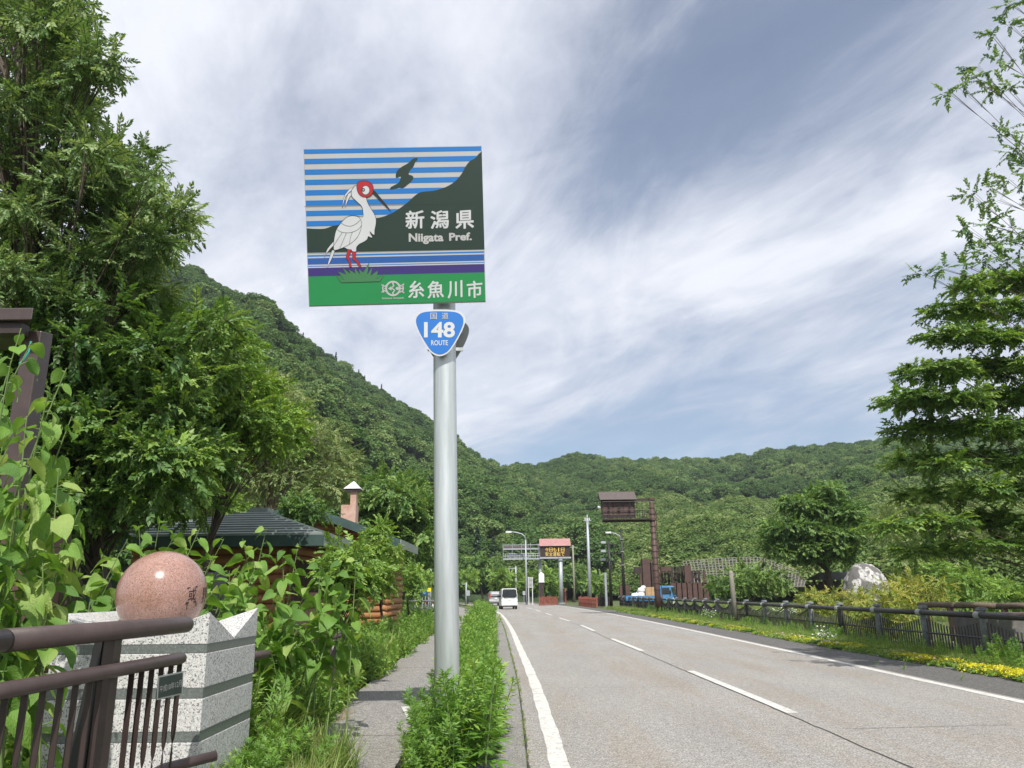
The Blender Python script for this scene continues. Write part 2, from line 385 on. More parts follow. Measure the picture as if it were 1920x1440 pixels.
def ribbon2d(pts, wd, closed=False, taper=False):
    n = len(pts); vs = []; fs = []
    for i, p in enumerate(pts):
        a = pts[(i - 1) % n] if closed or i > 0 else p; b = pts[(i + 1) % n] if closed or i < n - 1 else p
        dx, dy = b[0] - a[0], b[1] - a[1]; l = math.hypot(dx, dy) or 1; h = wd / 2 * ((1 - i / (n - 1)) * .9 + .1 if taper else 1)
        vs += [(p[0] - dy / l * h, p[1] + dx / l * h), (p[0] + dy / l * h, p[1] - dx / l * h)]
    for i in range(n if closed else n - 1):
        j = (i + 1) % n; fs.append((2 * i, 2 * i + 1, 2 * j + 1, 2 * j))
    return vs, fs

# ------------------------------------------------------------------ foliage prototypes and scattering
PROTO = bpy.data.collections.new('leaf_prototypes')
def np_mesh(name, V, Fc, mats, midx=None):
    me = bpy.data.meshes.new(name); me.from_pydata([tuple(map(float, v)) for v in V], [], [tuple(map(int, f)) for f in Fc]); me.update()
    for m_ in mats: me.materials.append(m_)
    if midx is not None: me.polygons.foreach_set('material_index', np.array(midx, dtype=np.int32))
    o = bpy.data.objects.new(name, me); PROTO.objects.link(o); return o
def leaf_verts(L_, W_, fold=.15, droop=.15):
    # base at origin, pointing +X; folded along the midrib
    return np.array([(0, 0, 0), (L_ * .42, W_ / 2, fold * W_), (L_ * .5, 0, -droop * .2 * L_), (L_, 0, -droop * L_), (L_ * .42, -W_ / 2, fold * W_)]), [(0, 2, 1), (1, 2, 3), (0, 4, 2), (4, 3, 2)]
def rot(v, rx, ry, rz):
    return v @ np.array(Euler((rx, ry, rz)).to_matrix()).T
def proto_sprig(name, mt, n=11, L_=.09, W_=.045, twig=.34, ang=55, stemmat=None, r=nr):
    V = []; F = []; mi = []
    def addm(v, f, k):
        b = len(V); V.extend(v.tolist()); F.extend([tuple(i + b for i in q) for q in f]); mi.extend([k] * len(f))
    for i in range(n):
        t = (i + .5) / n; side = 1 if i % 2 else -1
        lv, lf = leaf_verts(L_ * r.uniform(.75, 1.15), W_ * r.uniform(.8, 1.2), r.uniform(.0, .35), r.uniform(0, .45))
        a = math.radians(ang) * (1 - t * .5) * side + r.uniform(-.3, .3)
        if i == n - 1: a = r.uniform(-.2, .2)
        lv = rot(lv, r.uniform(-.6, .6), r.uniform(-.35, .35), a)
        lv += np.array([twig * t, 0, -.12 * twig * t * t]); addm(lv, lf, 0)
    tv = []; q = .004
    for t in (0, 1): tv += [(twig * t, -q, -.12 * twig * t), (twig * t, q, -.12 * twig * t), (twig * t, 0, q - .12 * twig * t)]
    addm(np.array(tv), [(0, 1, 4, 3), (1, 2, 5, 4), (2, 0, 3, 5)], 1)
    return np_mesh(name, V, F, [mt, stemmat or M['bark']], mi)
def quads(C, Nn, sz, r, el=1.6):
    k = len(C); a = r.normal(size=(k, 3)); u = np.cross(Nn, a); u /= np.linalg.norm(u, axis=1)[:, None] + 1e-9; v = np.cross(Nn, u)
    s = (sz * r.uniform(.6, 1.3, k))[:, None]
    V = np.stack([C - u * s * el / 2, C + v * s / 2 + Nn * s * .15, C + u * s * el / 2, C - v * s / 2 + Nn * s * .15], 1).reshape(-1, 3)
    F = np.arange(4 * k).reshape(-1, 4); return V, F
def proto_crown(name, mt, R=3., H=3.4, lumps=16, lr=1.25, faces=1500, sz=.38, seed=1, inner=True, cone=False):
    r = np.random.RandomState(seed); V = []; F = []; C = []; 
    for i in range(lumps):
        if cone:
            t = i / lumps; a = r.uniform(0, 6.28); rr = (1 - t) * R * .7 * r.uniform(.7, 1.1); c = np.array([rr * math.cos(a), rr * math.sin(a), H * 2 * t]); q = lr * (1.05 - t * .85)
        else:
            d = r.normal(size=3); d /= np.linalg.norm(d); d[2] = abs(d[2]) * 1.0 - .25; q = lr * r.uniform(.7, 1.2)
            c = d * np.array([R - q * .7, R - q * .7, H - q * .7]) * r.uniform(.75, 1.0) + np.array([0, 0, H * .45])
        C.append((c, q))
    vs = []; ns = []
    for c, q in C:
        k = int(faces / lumps); d = r.normal(size=(k, 3)); d /= np.linalg.norm(d, axis=1)[:, None]; d[:, 2] = np.where(d[:, 2] < -.4, -d[:, 2], d[:, 2])
        vs.append(c + d * q * r.uniform(.72, 1.08, (k, 1)) * np.array([1, 1, .75])); nn = d * .5 + r.normal(size=(k, 3)) * .35 + np.array([0, 0, .6]); ns.append(nn / np.linalg.norm(nn, axis=1)[:, None])
    V, F = quads(np.concatenate(vs), np.concatenate(ns), sz, r); V = V.tolist(); F = F.tolist()
    if inner:
        for c, q in C:
            b = len(V); rr = q * .55
            for z, s_ in ((-.8, .5), (0, 1), (.55, .8)):
                for j in range(6): V.append([c[0] + rr * s_ * math.cos(j * 1.047), c[1] + rr * s_ * math.sin(j * 1.047), c[2] + rr * z * .75])
            V.append([c[0], c[1], c[2] + rr * .75])
            for k in range(2):
                for j in range(6): F.append([b + k * 6 + j, b + k * 6 + (j + 1) % 6, b + k * 6 + 6 + (j + 1) % 6, b + k * 6 + 6 + j])
            for j in range(6): F.append([b + 12 + j, b + 12 + (j + 1) % 6, b + 18])
    return np_mesh(name, V, F, [mt])
def proto_weed(name, mt, h=.6, n=16, L_=.11, seed=1, lobes=True):
    r = np.random.RandomState(seed); V = []; F = []; mi = []
    def addm(v, f, k):
        b = len(V); V.extend(np.asarray(v).tolist()); F.extend([tuple(i + b for i in q) for q in f]); mi.extend([k] * len(f))
    lean = r.uniform(-.12, .12, 2)
    for i in range(n):
        t = ((i + .5) / n) ** .8; z = h * t; a = i * 2.4 + r.uniform(-.4, .4)
        l = L_ * (1.15 - .65 * t) * r.uniform(.8, 1.2)
        if lobes:
            lv = []; lf = []
            for (bx, tx, ty, wd) in ((.12, .50, .40, .17), (.38, .82, .42, .18), (.05, 1.2, .0, .22), (.38, .82, -.42, .18), (.12, .50, -.40, .17)):
                q = len(lv); dx, dy = tx - bx, ty; ll = math.hypot(dx, dy); nx, ny = -dy / ll * wd / 2, dx / ll * wd / 2; mx_, my_ = bx + dx * .5, dy * .5
                lv += [(bx * l, 0, 0), ((mx_ + nx) * l, (my_ + ny) * l, -.04 * l), (tx * l, ty * l, -.17 * l), ((mx_ - nx) * l, (my_ - ny) * l, -.04 * l)]
                lf.append((q, q + 1, q + 2, q + 3))
            lv = np.array(lv)
        else: lv, lf = leaf_verts(l, l * .42, r.uniform(0, .3), r.uniform(.1, .5)); lv = lv
        el = -(.15 + .9 * t ** 2) + r.uniform(-.25, .25)
        lv = rot(lv, r.uniform(-.4, .4), el, a) + np.array([lean[0] * z, lean[1] * z, z]); addm(lv, lf, 0)
    q = .005; tv = []
    for t in (0, 1): tv += [(-q + lean[0] * h * t, -q + lean[1] * h * t, h * t), (q + lean[0] * h * t, -q + lean[1] * h * t, h * t), (lean[0] * h * t, q + lean[1] * h * t, h * t)]
    addm(tv, [(0, 1, 4, 3), (1, 2, 5, 4), (2, 0, 3, 5)], 1)
    return np_mesh(name, V, F, [mt, M['stem']], mi)
def proto_grass(name, mt, h=.4, n=26, spread=.12, wd=.008, seed=1, bend=.5):
    r = np.random.RandomState(seed); V = []; F = []
    for i in range(n):
        a = r.uniform(0, 6.28); x, y = r.normal(0, spread * .5, 2); hh = h * r.uniform(.5, 1.1); bb = bend * hh * r.uniform(.3, 1.2); w_ = wd * r.uniform(.7, 1.3)
        ca, sa = math.cos(a), math.sin(a); b = len(V)
        for k, t in enumerate((0, .4, .75, 1)):
            q = w_ * (1 - t) / 1 + .0006; cx = x + ca * bb * t * t; cy = y + sa * bb * t * t; z = hh * (t - .28 * t * t * (bb / hh))
            V += [(cx - sa * q, cy + ca * q, z), (cx + sa * q, cy - ca * q, z)]
        for k in range(3): F.append((b + 2 * k, b + 2 * k + 1, b + 2 * k + 3, b + 2 * k + 2))
    return np_mesh(name, V, F, [mt])
def proto_flower(name, mp, mg, r_=.12, n=40, ps=.02, seed=1, h=.06):
    r = np.random.RandomState(seed); a = r.uniform(0, 6.28, n); q = r_ * np.sqrt(r.uniform(0, 1, n))
    C = np.stack([q * np.cos(a), q * np.sin(a), h * (1 - (q / r_) ** 2) * .8 + r.uniform(.0, .35, n) * h + .01], 1)
    nn = r.normal(size=(n, 3)) * .35 + np.array([0, 0, 1]); nn /= np.linalg.norm(nn, axis=1)[:, None]
    V, F = quads(C, nn, ps, r, 1.0)
    m2 = n // 2; C2 = C[:m2] * np.array([1.1, 1.1, .7]); V2, F2 = quads(C2, nn[:m2], ps * 1.3, r, 1.6)
    V = np.concatenate([V, V2]); F = np.concatenate([F, F2 + 4 * n]); return np_mesh(name, V, F, [mp, mg], [0] * n + [1] * m2)

_groups = {}
def gn_group(protos):
    key = tuple(p.name for p in protos)
    if key in _groups: return _groups[key]
    g = bpy.data.node_groups.new('scatter', 'GeometryNodeTree')
    g.interface.new_socket('Geometry', in_out='INPUT', socket_type='NodeSocketGeometry')
    g.interface.new_socket('Geometry', in_out='OUTPUT', socket_type='NodeSocketGeometry')
    gi = N(g, 'NodeGroupInput'); go = N(g, 'NodeGroupOutput'); ip = N(g, 'GeometryNodeInstanceOnPoints'); jn = N(g, 'GeometryNodeJoinGeometry')
    L = g.links.new
    for p in reversed(protos):
        oi = N(g, 'GeometryNodeObjectInfo'); oi.inputs[0].default_value = p; gt = N(g, 'GeometryNodeGeometryToInstance')
        L(oi.outputs['Geometry'], gt.inputs[0]); L(gt.outputs[0], jn.inputs[0])
    L(gi.outputs[0], ip.inputs['Points']); L(jn.outputs[0], ip.inputs['Instance']); ip.inputs['Pick Instance'].default_value = True
    for nm, ty, so in (('idx', 'INT', 'Instance Index'), ('rot', 'FLOAT_VECTOR', 'Rotation'), ('scl', 'FLOAT_VECTOR', 'Scale')):
        a = N(g, 'GeometryNodeInputNamedAttribute'); a.data_type = ty; a.inputs[0].default_value = nm
        L(a.outputs[0], ip.inputs[so])
    L(ip.outputs[0], go.inputs[0]); _groups[key] = g; return g
def scatter(name, pts, rots, scl, protos, parent=None, idx=None, seed=0):
    pts = np.asarray(pts, dtype=np.float32); k = len(pts); r = np.random.RandomState(seed + k)
    base = BASE.get(parent.name, Vector((0, 0, 0))) if parent else Vector((0, 0, 0))
    me = bpy.data.meshes.new(name); me.vertices.add(k); me.vertices.foreach_set('co', (pts - np.array(base, dtype=np.float32)).ravel())
    scl = np.asarray(scl, dtype=np.float32)
    if scl.ndim == 1: scl = np.repeat(scl[:, None], 3, 1)
    a = me.attributes.new('rot', 'FLOAT_VECTOR', 'POINT'); a.data.foreach_set('vector', np.asarray(rots, dtype=np.float32).ravel())
    a = me.attributes.new('scl', 'FLOAT_VECTOR', 'POINT'); a.data.foreach_set('vector', scl.ravel())
    a = me.attributes.new('idx', 'INT', 'POINT'); a.data.foreach_set('value', np.asarray(r.randint(0, len(protos), k) if idx is None else idx, dtype=np.int32))
    me.materials.append(protos[0].data.materials[0])
    o = bpy.data.objects.new(name, me); COL.objects.link(o); md = o.modifiers.new('scatter', 'NODES'); md.node_group = gn_group(protos)
    if parent: o.parent = parent; BASE[o.name] = base
    o['kind'] = 'stuff'; return o
def dir_to_rot(D, r, roll=1.2):
    D = D / (np.linalg.norm(D, axis=1)[:, None] + 1e-9)
    rz = np.arctan2(D[:, 1], D[:, 0]); ry = -np.arcsin(np.clip(D[:, 2], -1, 1)); rx = r.uniform(-roll, roll, len(D))
    return np.stack([rx, ry, rz], 1)

def in_poly(x, y, poly):
    c = False; n = len(poly)
    for i in range(n):
        x1, y1 = poly[i]; x2, y2 = poly[i - 1]
        if (y1 > y) != (y2 > y) and x < (x2 - x1) * (y - y1) / (y2 - y1) + x1: c = not c
    return c
def blobs_in(poly, Yr, rpx, n, seed, shrink=.75):
    r = random.Random(seed); xs = [p[0] for p in poly]; ys = [p[1] for p in poly]; out = []; t = 0
    while len(out) < n and t < n * 60:
        t += 1; x, y = r.uniform(min(xs), max(xs)), r.uniform(min(ys), max(ys)); q = r.uniform(*rpx)
        if all(in_poly(x + a * q * shrink, y + b * q * shrink, poly) for a, b in ((1, 0), (-1, 0), (0, 1), (0, -1))):
            Y = r.uniform(*Yr); out.append((P(x, y, Y), q / FPX * Y * 1.0))
    return out
def make_tree(name, label, cat, base, blobs, protos, dens=60, flat=.6, limb=M['bark'], trunk_r=.2, fork=.35, seed=0, group=None, sprig_scale=1., droop=.25, out_bias=.8, trunk_top=None, limb_r=.035, curve_n=5, roll=.6, zd=.6):
    T = thing(name, label, cat, base, group); r = np.random.RandomState(seed + 5); B = Vector(base)
    cx = sum((b[0] for b in blobs), Vector()) / len(blobs); top = max(b[0].z for b in blobs)
    tt = Vector(trunk_top) if trunk_top else Vector((cx.x, cx.y, B.z + (top - B.z) * .8))
    tp = [B + (tt - B) * t + Vector((math.sin(t * 5 + seed) * .03, math.cos(t * 4 + seed) * .03, 0)) * (tt - B).length * (t > 0) for t in np.linspace(0, 1, 9)]
    tr = MB(); tr.tube(tp, [trunk_r * (1.25 if i == 0 else 1) * (1 - .85 * i / 8) for i in range(9)], 10); tr.build('trunk', limb, T, True)
    lm = MB()
    for i, (c, q) in enumerate(blobs):
        # nearest sensible leave-point on the trunk: lower than the clump
        zt = B.z + (c.z - B.z) * (.55 + .25 * ((i * 37) % 10) / 10); k = max(0, min(1, (zt - B.z) / max(.1, (tt.z - B.z)))); k = max(k, fork); k = min(k, .97)
        j = k * 8; a = tp[int(j)].lerp(tp[min(8, int(j) + 1)], j - int(j)); mid = (a + c) / 2 + Vector((0, 0, (c - a).length * .10))
        rr = max(.012, trunk_r * limb_r * 10 * (q ** .5) * .35)
        pts = [a.lerp(mid, t).lerp(mid.lerp(c, t), t) for t in np.linspace(0, 1, curve_n)]
        lm.tube(pts, [rr * (1 - .8 * t) for t in np.linspace(0, 1, curve_n)], 6, False)
        for s_ in range(3):
            d = Vector(r.normal(size=3)).normalized() * q * .85; lm.tube([pts[-2], pts[-1] + d * .5, pts[-1] + d], [rr * .3, rr * .2, rr * .1], 4, False)
    lm.build('limb', limb, T, True)['kind'] = 'stuff'
    Ps = []; Ds = []
    for c, q in blobs:
        k = max(8, int(dens * q * q * 6)); d = r.normal(size=(k, 3)); d /= np.linalg.norm(d, axis=1)[:, None]
        d[:, 2] = np.where((d[:, 2] < -.2) & (r.uniform(size=k) < .55), -d[:, 2], d[:, 2]); rad = q * r.uniform(.35, 1.0, (k, 1)) ** .5; Ps.append(np.array(c) + d * rad * np.array([1, 1, flat]))
        Ds.append(d * np.array([1, 1, zd]) * out_bias + r.normal(size=(k, 3)) * np.array([.5, .5, .83 * zd]) + np.array([0, 0, -droop]))
    Ps = np.concatenate(Ps); Ds = np.concatenate(Ds); k = len(Ps)
    keep = Ps[:, 2] > .15; Ps = Ps[keep]; Ds = Ds[keep]; k = len(Ps)
    scatter('crown', Ps, dir_to_rot(Ds, r, roll), r.uniform(.75, 1.3, k) * sprig_scale, protos, T, seed=seed)
    return T

SPR_TALL = [proto_sprig('sprig', M['leaf_tall'], 17, .078, .034, .33, 62) for _ in range(4)]
SPR_DARK = [proto_sprig('sprig', M['leaf_dark'], 13, .09, .056, .32, 56) for _ in range(4)]
SPR_BRIGHT = [proto_sprig('sprig', M['leaf_bright'], 13, .09, .050, .32, 58) for _ in range(4)]
SPR_PALE = [proto_sprig('sprig', M['leaf_pale'], 12, .10, .045, .36, 60, M['bark_pale']) for _ in range(3)]
SPR_SHRUB = [proto_sprig('sprig', M['leaf_shrub'], 12, .08, .04, .28, 60) for _ in range(3)]
WEEDS = [proto_weed('weed', M['leaf_weed'], h_, n_, .15, s_) for s_, (h_, n_) in enumerate(((.62, 24), (.72, 28), (.5, 22), (.6, 26), (.4, 18)))]
WEED2 = [proto_weed('weed', M['leaf_weed'], h_, n_, .095, 20 + s_, False) for s_, (h_, n_) in enumerate(((.3, 26), (.38, 30), (.24, 24)))]
GRASS = [proto_grass('grass', M['leaf_grass'], .45, 30, .14, .006, s_) for s_ in range(3)]
GRASSL = [proto_grass('grass', M['leaf_grass'], .75, 18, .14, .009, 9 + s_, .7) for s_ in range(2)]
GDRY = [proto_grass('grass', M['dry_grass'], .22, 26, .2, .004, 30 + s_, 1.2) for s_ in range(2)]
SEDUM = [proto_flower('sedum', M['flower_yellow'], M['leaf_grass'], .15, 70, .024, s_, .07) for s_ in range(3)]
SEDG = [proto_flower('sedum', M['leaf_grass'], M['leaf_weed'], .15, 60, .03, 5 + s_, .07) for s_ in range(2)]
PINK = [proto_flower('pink', M['flower_pink'], M['leaf_grass'], .05, 9, .03, 5, .09)]
DAISY = [proto_flower('daisy', M['flower_white'], M['leaf_weed'], .13, 14, .05, 3, .3)]
CROWN_FAR = [proto_crown('crown', M['leaf_hill'], 3.6, 2.9, 34, .95, 3600, .27, s_) for s_ in range(6)]
CROWN_NEAR = [proto_crown('crown', M['leaf_hill'], 3.4, 3.2, 40, .9, 8000, .17, 10 + s_) for s_ in range(3)]
SCRUB = [proto_crown('scrub', M['leaf_scrub'], 1.7, 1.5, 12, .7, 1300, .17, 40 + s_) for s_ in range(5)]
CONIF = [proto_crown('conifer', M['leaf_conifer'], 2.3, 5.5, 40, 1.1, 2400, .32, 60 + s_, True, True) for s_ in range(2)]
# ------------------------------------------------------------------ terrain
AZT = [-1.5, -.9, -.62, -.45, -.355, -.26, -.18, -.11, -.06, -.02, .03, .08, .15, .26, .36, .51, .8, 1.5]
ELV = [.25, .50, .48, .450, .388, .323, .268, .222, .184, .160, .165, .178, .168, .168, .18, .192, .20, .15]
RRR = [300, 300, 300, 310, 320, 330, 340, 345, 350, 355, 400, 430, 440, 440, 430, 420, 400, 400]
RR0 = [50, 50, 52, 55, 62, 75, 95, 115, 125, 130, 135, 135, 130, 115, 100, 80, 70, 70]
def ter(x, y):
    az = np.arctan2(x, y); r = np.hypot(x, y); t = np.clip(np.tan(np.clip(az, -1.2, 1.2)), -1.5, 1.5)
    e = np.interp(t, AZT, ELV); Rr = np.interp(t, AZT, RRR); r0 = np.interp(t, AZT, RR0)
    H = e * Rr * np.cos(az) + 1.5 - 7.5
    s = (r - r0) / (Rr - r0)
    fold = (np.sin(az * 23 + r * .012) * .035 + np.sin(az * 41 - r * .02 + 1) * .02 + np.sin(r * .045 + az * 9) * .02 + np.sin(az * 90 + r * .03) * .008)
    sc = np.clip(s, 0, 1); prof = np.where(t > .02, .75 * sc + .25 * sc * sc + .05 * np.sin(sc * 9.4) * (1 - sc), sc ** .95)
    z = H * (prof + fold * np.sin(np.pi * np.clip(s, 0, 1)) * np.where(s > .75, .5, 1.2)) - np.maximum(0, s - 1) * H * .5
    z = z * np.clip((1.25 - np.abs(az)) / .25, 0, 1)
    return np.where(s > 0, z, -.3), s, t
def grid_mesh(name, X, Y, Z, mt, kind='structure'):
    a, b = X.shape; V = np.stack([X, Y, Z], -1).reshape(-1, 3); F = [(i * b + j, (i + 1) * b + j, (i + 1) * b + j + 1, i * b + j + 1) for i in range(a - 1) for j in range(b - 1)]
    me = bpy.data.meshes.new(name); me.from_pydata(V.tolist(), [], F); me.update(); me.shade_smooth(); me.materials.append(mt)
    o = bpy.data.objects.new(name, me); COL.objects.link(o); o['kind'] = kind; return o
rad = np.concatenate([np.linspace(.5, 60, 30), np.linspace(70, 1600, 24)]); ang = np.linspace(-math.pi, math.pi, 97)
A_, Rg = np.meshgrid(ang, rad, indexing='ij'); grid_mesh('ground', Rg * np.sin(A_), Rg * np.cos(A_), np.full_like(Rg, -.09), M['soil'])
A_, Rg = np.meshgrid(np.linspace(-1.25, 1.25, 150), np.concatenate([np.linspace(45, 470, 90), np.linspace(490, 800, 8)]), indexing='ij')
X_, Y_ = Rg * np.sin(A_), Rg * np.cos(A_); Z_, _, _ = ter(X_, Y_); grid_mesh('hillside', X_, Y_, np.maximum(Z_, -.6), M['hill'])
def hill_forest():
    r = np.random.RandomState(3)
    n = 13500; az = r.uniform(-.86, .86, n); rr = np.sqrt(r.uniform(48 ** 2, 465 ** 2, n))
    x, y = rr * np.sin(az), rr * np.cos(az); z, s, t = ter(x, y)
    ok = (s > .0) & (s < 1.08); x, y, z, s, t, rr = [q[ok] for q in (x, y, z, s, t, rr)]
    scr = (t > .09 + .03 * np.sin(s * 20)) & (s < .50 + .05 * np.sin(t * 40) - .1 * (t > .42))
    d = np.stack([np.zeros(len(x)), np.zeros(len(x)), r.uniform(0, 6.28, len(x))], 1) + r.normal(size=(len(x), 3)) * .08
    f = ~scr & (rr > 140); k = f.sum()
    q = r.uniform(.55, 1.0, k) ** 1.6 * 1.45 + .1; sc = np.stack([q, q, q * r.uniform(.85, 1.25, k)], 1)
    scatter('forest', np.stack([x, y, z + .6 * q], 1)[f] if False else np.stack([x[f], y[f], z[f] + 1.6 * q], 1), d[f], sc, CROWN_FAR)
    f = ~scr & (rr <= 140) & (rr > 50); k = f.sum(); q = r.uniform(.7, 1.35, k)
    scatter('forest', np.stack([x[f], y[f], z[f] + 1.2 * q], 1), d[f], q, CROWN_NEAR)
    n = 15000; az = r.uniform(.02, .86, n); rr = np.sqrt(r.uniform(70 ** 2, 330 ** 2, n)); x, y = rr * np.sin(az), rr * np.cos(az); z, s, t = ter(x, y)
    f = (s > 0) & (t > .09 + .03 * np.sin(s * 20)) & (s < .54 + .05 * np.sin(t * 40) - .1 * (t > .42)); k = f.sum(); q = r.uniform(.4, 1.0, k) ** 1.5 * 2.0 + .15
    dd = np.stack([r.normal(size=k) * .1, r.normal(size=k) * .1, r.uniform(0, 6.28, k)], 1)
    scatter('scrub', np.stack([x[f], y[f], z[f] + .1], 1), dd, q, SCRUB)
    # conifers dotted along the ridge
    pts = []; 
    for tt in list(r.uniform(-.37, -.17, 17)) + list(r.uniform(-.12, .0, 3)):
        a = math.atan(tt); Rr = float(np.interp(tt, AZT, RRR)) * r.uniform(.985, 1.0); pts.append((Rr * math.sin(a), Rr * math.cos(a)))
    pts = np.array(pts); z, _, _ = ter(pts[:, 0], pts[:, 1]); k = len(pts); q = r.uniform(.45, .85, k)
    scatter('ridge_conifers', np.stack([pts[:, 0], pts[:, 1], z + 1.5], 1), np.zeros((k, 3)), np.stack([q * .75, q * .75, q * 1.05], 1), CONIF)
hill_forest()

# ------------------------------------------------------------------ road
LX = ([0, 10, 16, 20, 25, 33, 47, 58, 67, 80, 100, 125, 160, 200], [.42, .38, .30, .18, .07, -.12, -.57, -1.05, -1.63, -2.9, -5.8, -11, -22, -38])
RX = ([0, 10, 20, 31, 45, 55, 67, 83, 100, 118, 140, 170, 200], [6.75, 6.76, 6.78, 6.78, 6.65, 6.44, 6.04, 5.23, 3.8, 1.2, -4, -14, -26])
CX = ([0, 10, 16, 21, 26, 32, 38, 43, 49, 55, 62, 72, 85, 105, 130, 160, 200], [3.5, 3.48, 3.33, 3.28, 3.12, 3.08, 3.0, 2.8, 2.52, 2.33, 2.06, 1.6, .75, -1.3, -5.2, -13, -28])
def smx(tab, y):
    return np.mean([np.interp(np.clip(y + o, 0, 200), *tab) for o in (-3, -1.5, 0, 1.5, 3)], 0)
Lf, Rf, Cf = (lambda y: smx(LX, y)), (lambda y: smx(RX, y)), (lambda y: smx(CX, y))
YS = np.concatenate([np.linspace(-8, 60, 69), np.linspace(62, 200, 47)])
def strip(name, fa, fb, z, mt, ys=YS, n=2, kind='structure', wob=0, label=None):
    xs = np.stack([fa(ys) + (fb(ys) - fa(ys)) * t for t in np.linspace(0, 1, n)], 0)
    if wob:
        xs = xs + 0; xs[0] += np.sin(ys * 3.1) * wob + np.sin(ys * 7.7 + 1) * wob * .6; xs[-1] += np.sin(ys * 2.7 + 2) * wob + np.sin(ys * 8.9) * wob * .5
    o = grid_mesh(name, xs, np.repeat(ys[None], n, 0), np.full_like(xs, z), mt, kind); return o
strip('road', lambda y: Lf(y) - .28, lambda y: Rf(y) + .18, 0, M['road'], n=6)
strip('road_shoulder', lambda y: Rf(y) + .18, lambda y: Rf(y) + 1.45 + 0 * y, -.006, M['shoulder'], n=3, wob=.04)
fy = np.concatenate([np.linspace(3, 60, 400), np.linspace(60.5, 170, 110)])
strip('road_edge_line', lambda y: Lf(y) - .09, lambda y: Lf(y) + .085, .004, M['line'], fy, wob=.006)
strip('road_edge_line', lambda y: Rf(y) - .08, lambda y: Rf(y) + .08, .004, M['line'], fy, wob=.006)
ds = [(10.34 - 10.5 + 0, 5.0)] + [(10.34 + i * 10.52, 15.66 + i * 10.5) for i in range(12)]
for a, b in ds[1:]:
    yy = np.linspace(a, b, 12); strip('road_dash_line', lambda y: Cf(y) - .075, lambda y: Cf(y) + .075, .004, M['line'], yy)
yy = np.linspace(5.14 - 5.3, 5.14, 12); strip('road_dash_line', lambda y: Cf(y) - .075, lambda y: Cf(y) + .075, .004, M['line'], yy)
def crack(pts, wd):
    v, f = ribbon2d(pts, wd); b = MB(); b.add([(p[0], p[1], .0055) for p in v], f); b.build('road_crack', M['crack'])['kind'] = 'structure'
r_ = random.Random(4)
crack([(float(Cf(y)) - .10 + r_.uniform(-.012, .012), y) for y in np.linspace(4, 60, 260)], .016)
for yj in (9.2, 13.1, 19.4, 26.2, 34.):
    x0, x1 = float(Lf(yj)) + .1, float(Rf(yj))
    for a, b in ((x0, float(Cf(yj)) - .1), (float(Cf(yj)), x1 - .3)):
        if r_.random() < .75:
            e = a + (b - a) * r_.uniform(.45, 1); crack([(x, yj + .25 * math.sin(x * .8 + yj) * .4 + r_.uniform(-.015, .015)) for x in np.linspace(a + r_.uniform(0, .6), e, 60)], .010)
crack([(float(Lf(y)) - .29 + r_.uniform(-.01, .01), y) for y in np.linspace(4, 50, 200)], .02)
# kerb slabs beside the road and the slabs of the footpath
kb = props(bpy.data.objects.new('kerb', None), kind='structure'); COL.objects.link(kb); BASE['kerb'] = Vector()
pw = props(bpy.data.objects.new('footpath', None), kind='structure'); COL.objects.link(pw); BASE['footpath'] = Vector()
def slabs(par, name, mt, fa, fb, y0, y1, step, top, gap=.012):
    y = y0; i = 0
    while y < y1:
        st = step if y < 40 else step * 3
        ya, yb = y + gap / 2, y + st - gap / 2; k = 3; b = MB(); dz = r_.uniform(-.006, .006)
        ys = np.linspace(ya, yb, k + 1)
        for j in range(k):
            p, q = ys[j], ys[j + 1]
            b.hexa([(float(fa(p)), p, -.12), (float(fb(p)), p, -.12), (float(fb(q)), q, -.12), (float(fa(q)), q, -.12), (float(fa(p)), p, top + dz), (float(fb(p)), p, top + dz), (float(fb(q)), q, top + dz), (float(fa(q)), q, top + dz)])
        b.build(name, mt, par); y += st
slabs(kb, 'kerb_slab', M['kerb'], lambda y: Lf(y) - .86, lambda y: Lf(y) - .30, 1, 75, 2.4, .012)
slabs(kb, 'kerb_slab', M['kerb'], lambda y: Rf(y) + 1.46, lambda y: Rf(y) + 1.60, 1, 60, 2.4, .01)
PA = lambda y: Lf(y) - 2.75 - .012 * np.clip(y - 6, 0, 60); PB = lambda y: Lf(y) - 1.45 - .012 * np.clip(y - 6, 0, 60)
slabs(pw, 'path_slab', M['path'], PA, PB, 1.2, 90, 3.9, .02)
b = MB(); v = [PG(752, 1325, .034), PG(790, 1322, .034), PG(812, 1345, .034), PG(765, 1350, .034)]; b.add(v, [(0, 3, 2, 1)]); b.build('path_paint_patch', M['line'])['kind'] = 'structure'

# ------------------------------------------------------------------ prefecture sign on its post
SG = thing('prefecture_sign', 'large square prefecture welcome sign with a painted crested ibis on a tall steel post', 'road sign', (P(838, 1240, 8.3).x, 8.3, 0))
pb = P(838, 1240, 8.3); ptp = P(833, 560, 8.3)
axd = (ptp - pb) / (ptp.z - pb.z)
def pax(z): return pb + axd * (z - pb.z)
b = MB(); b.tube([pax(0), pax(2), pax(4), pax(6.2)], .1275, 40); b.build('post', M['galv'], SG, True, .004)
b = MB(); b.tube([pax(.0), pax(.03)], .22, 24); b.build('base_plate', M['galv'], SG)
b = MB(); b.tube([pax(6.19), pax(6.23)], .132, 32); b.build('post_cap', M['galv'], SG)
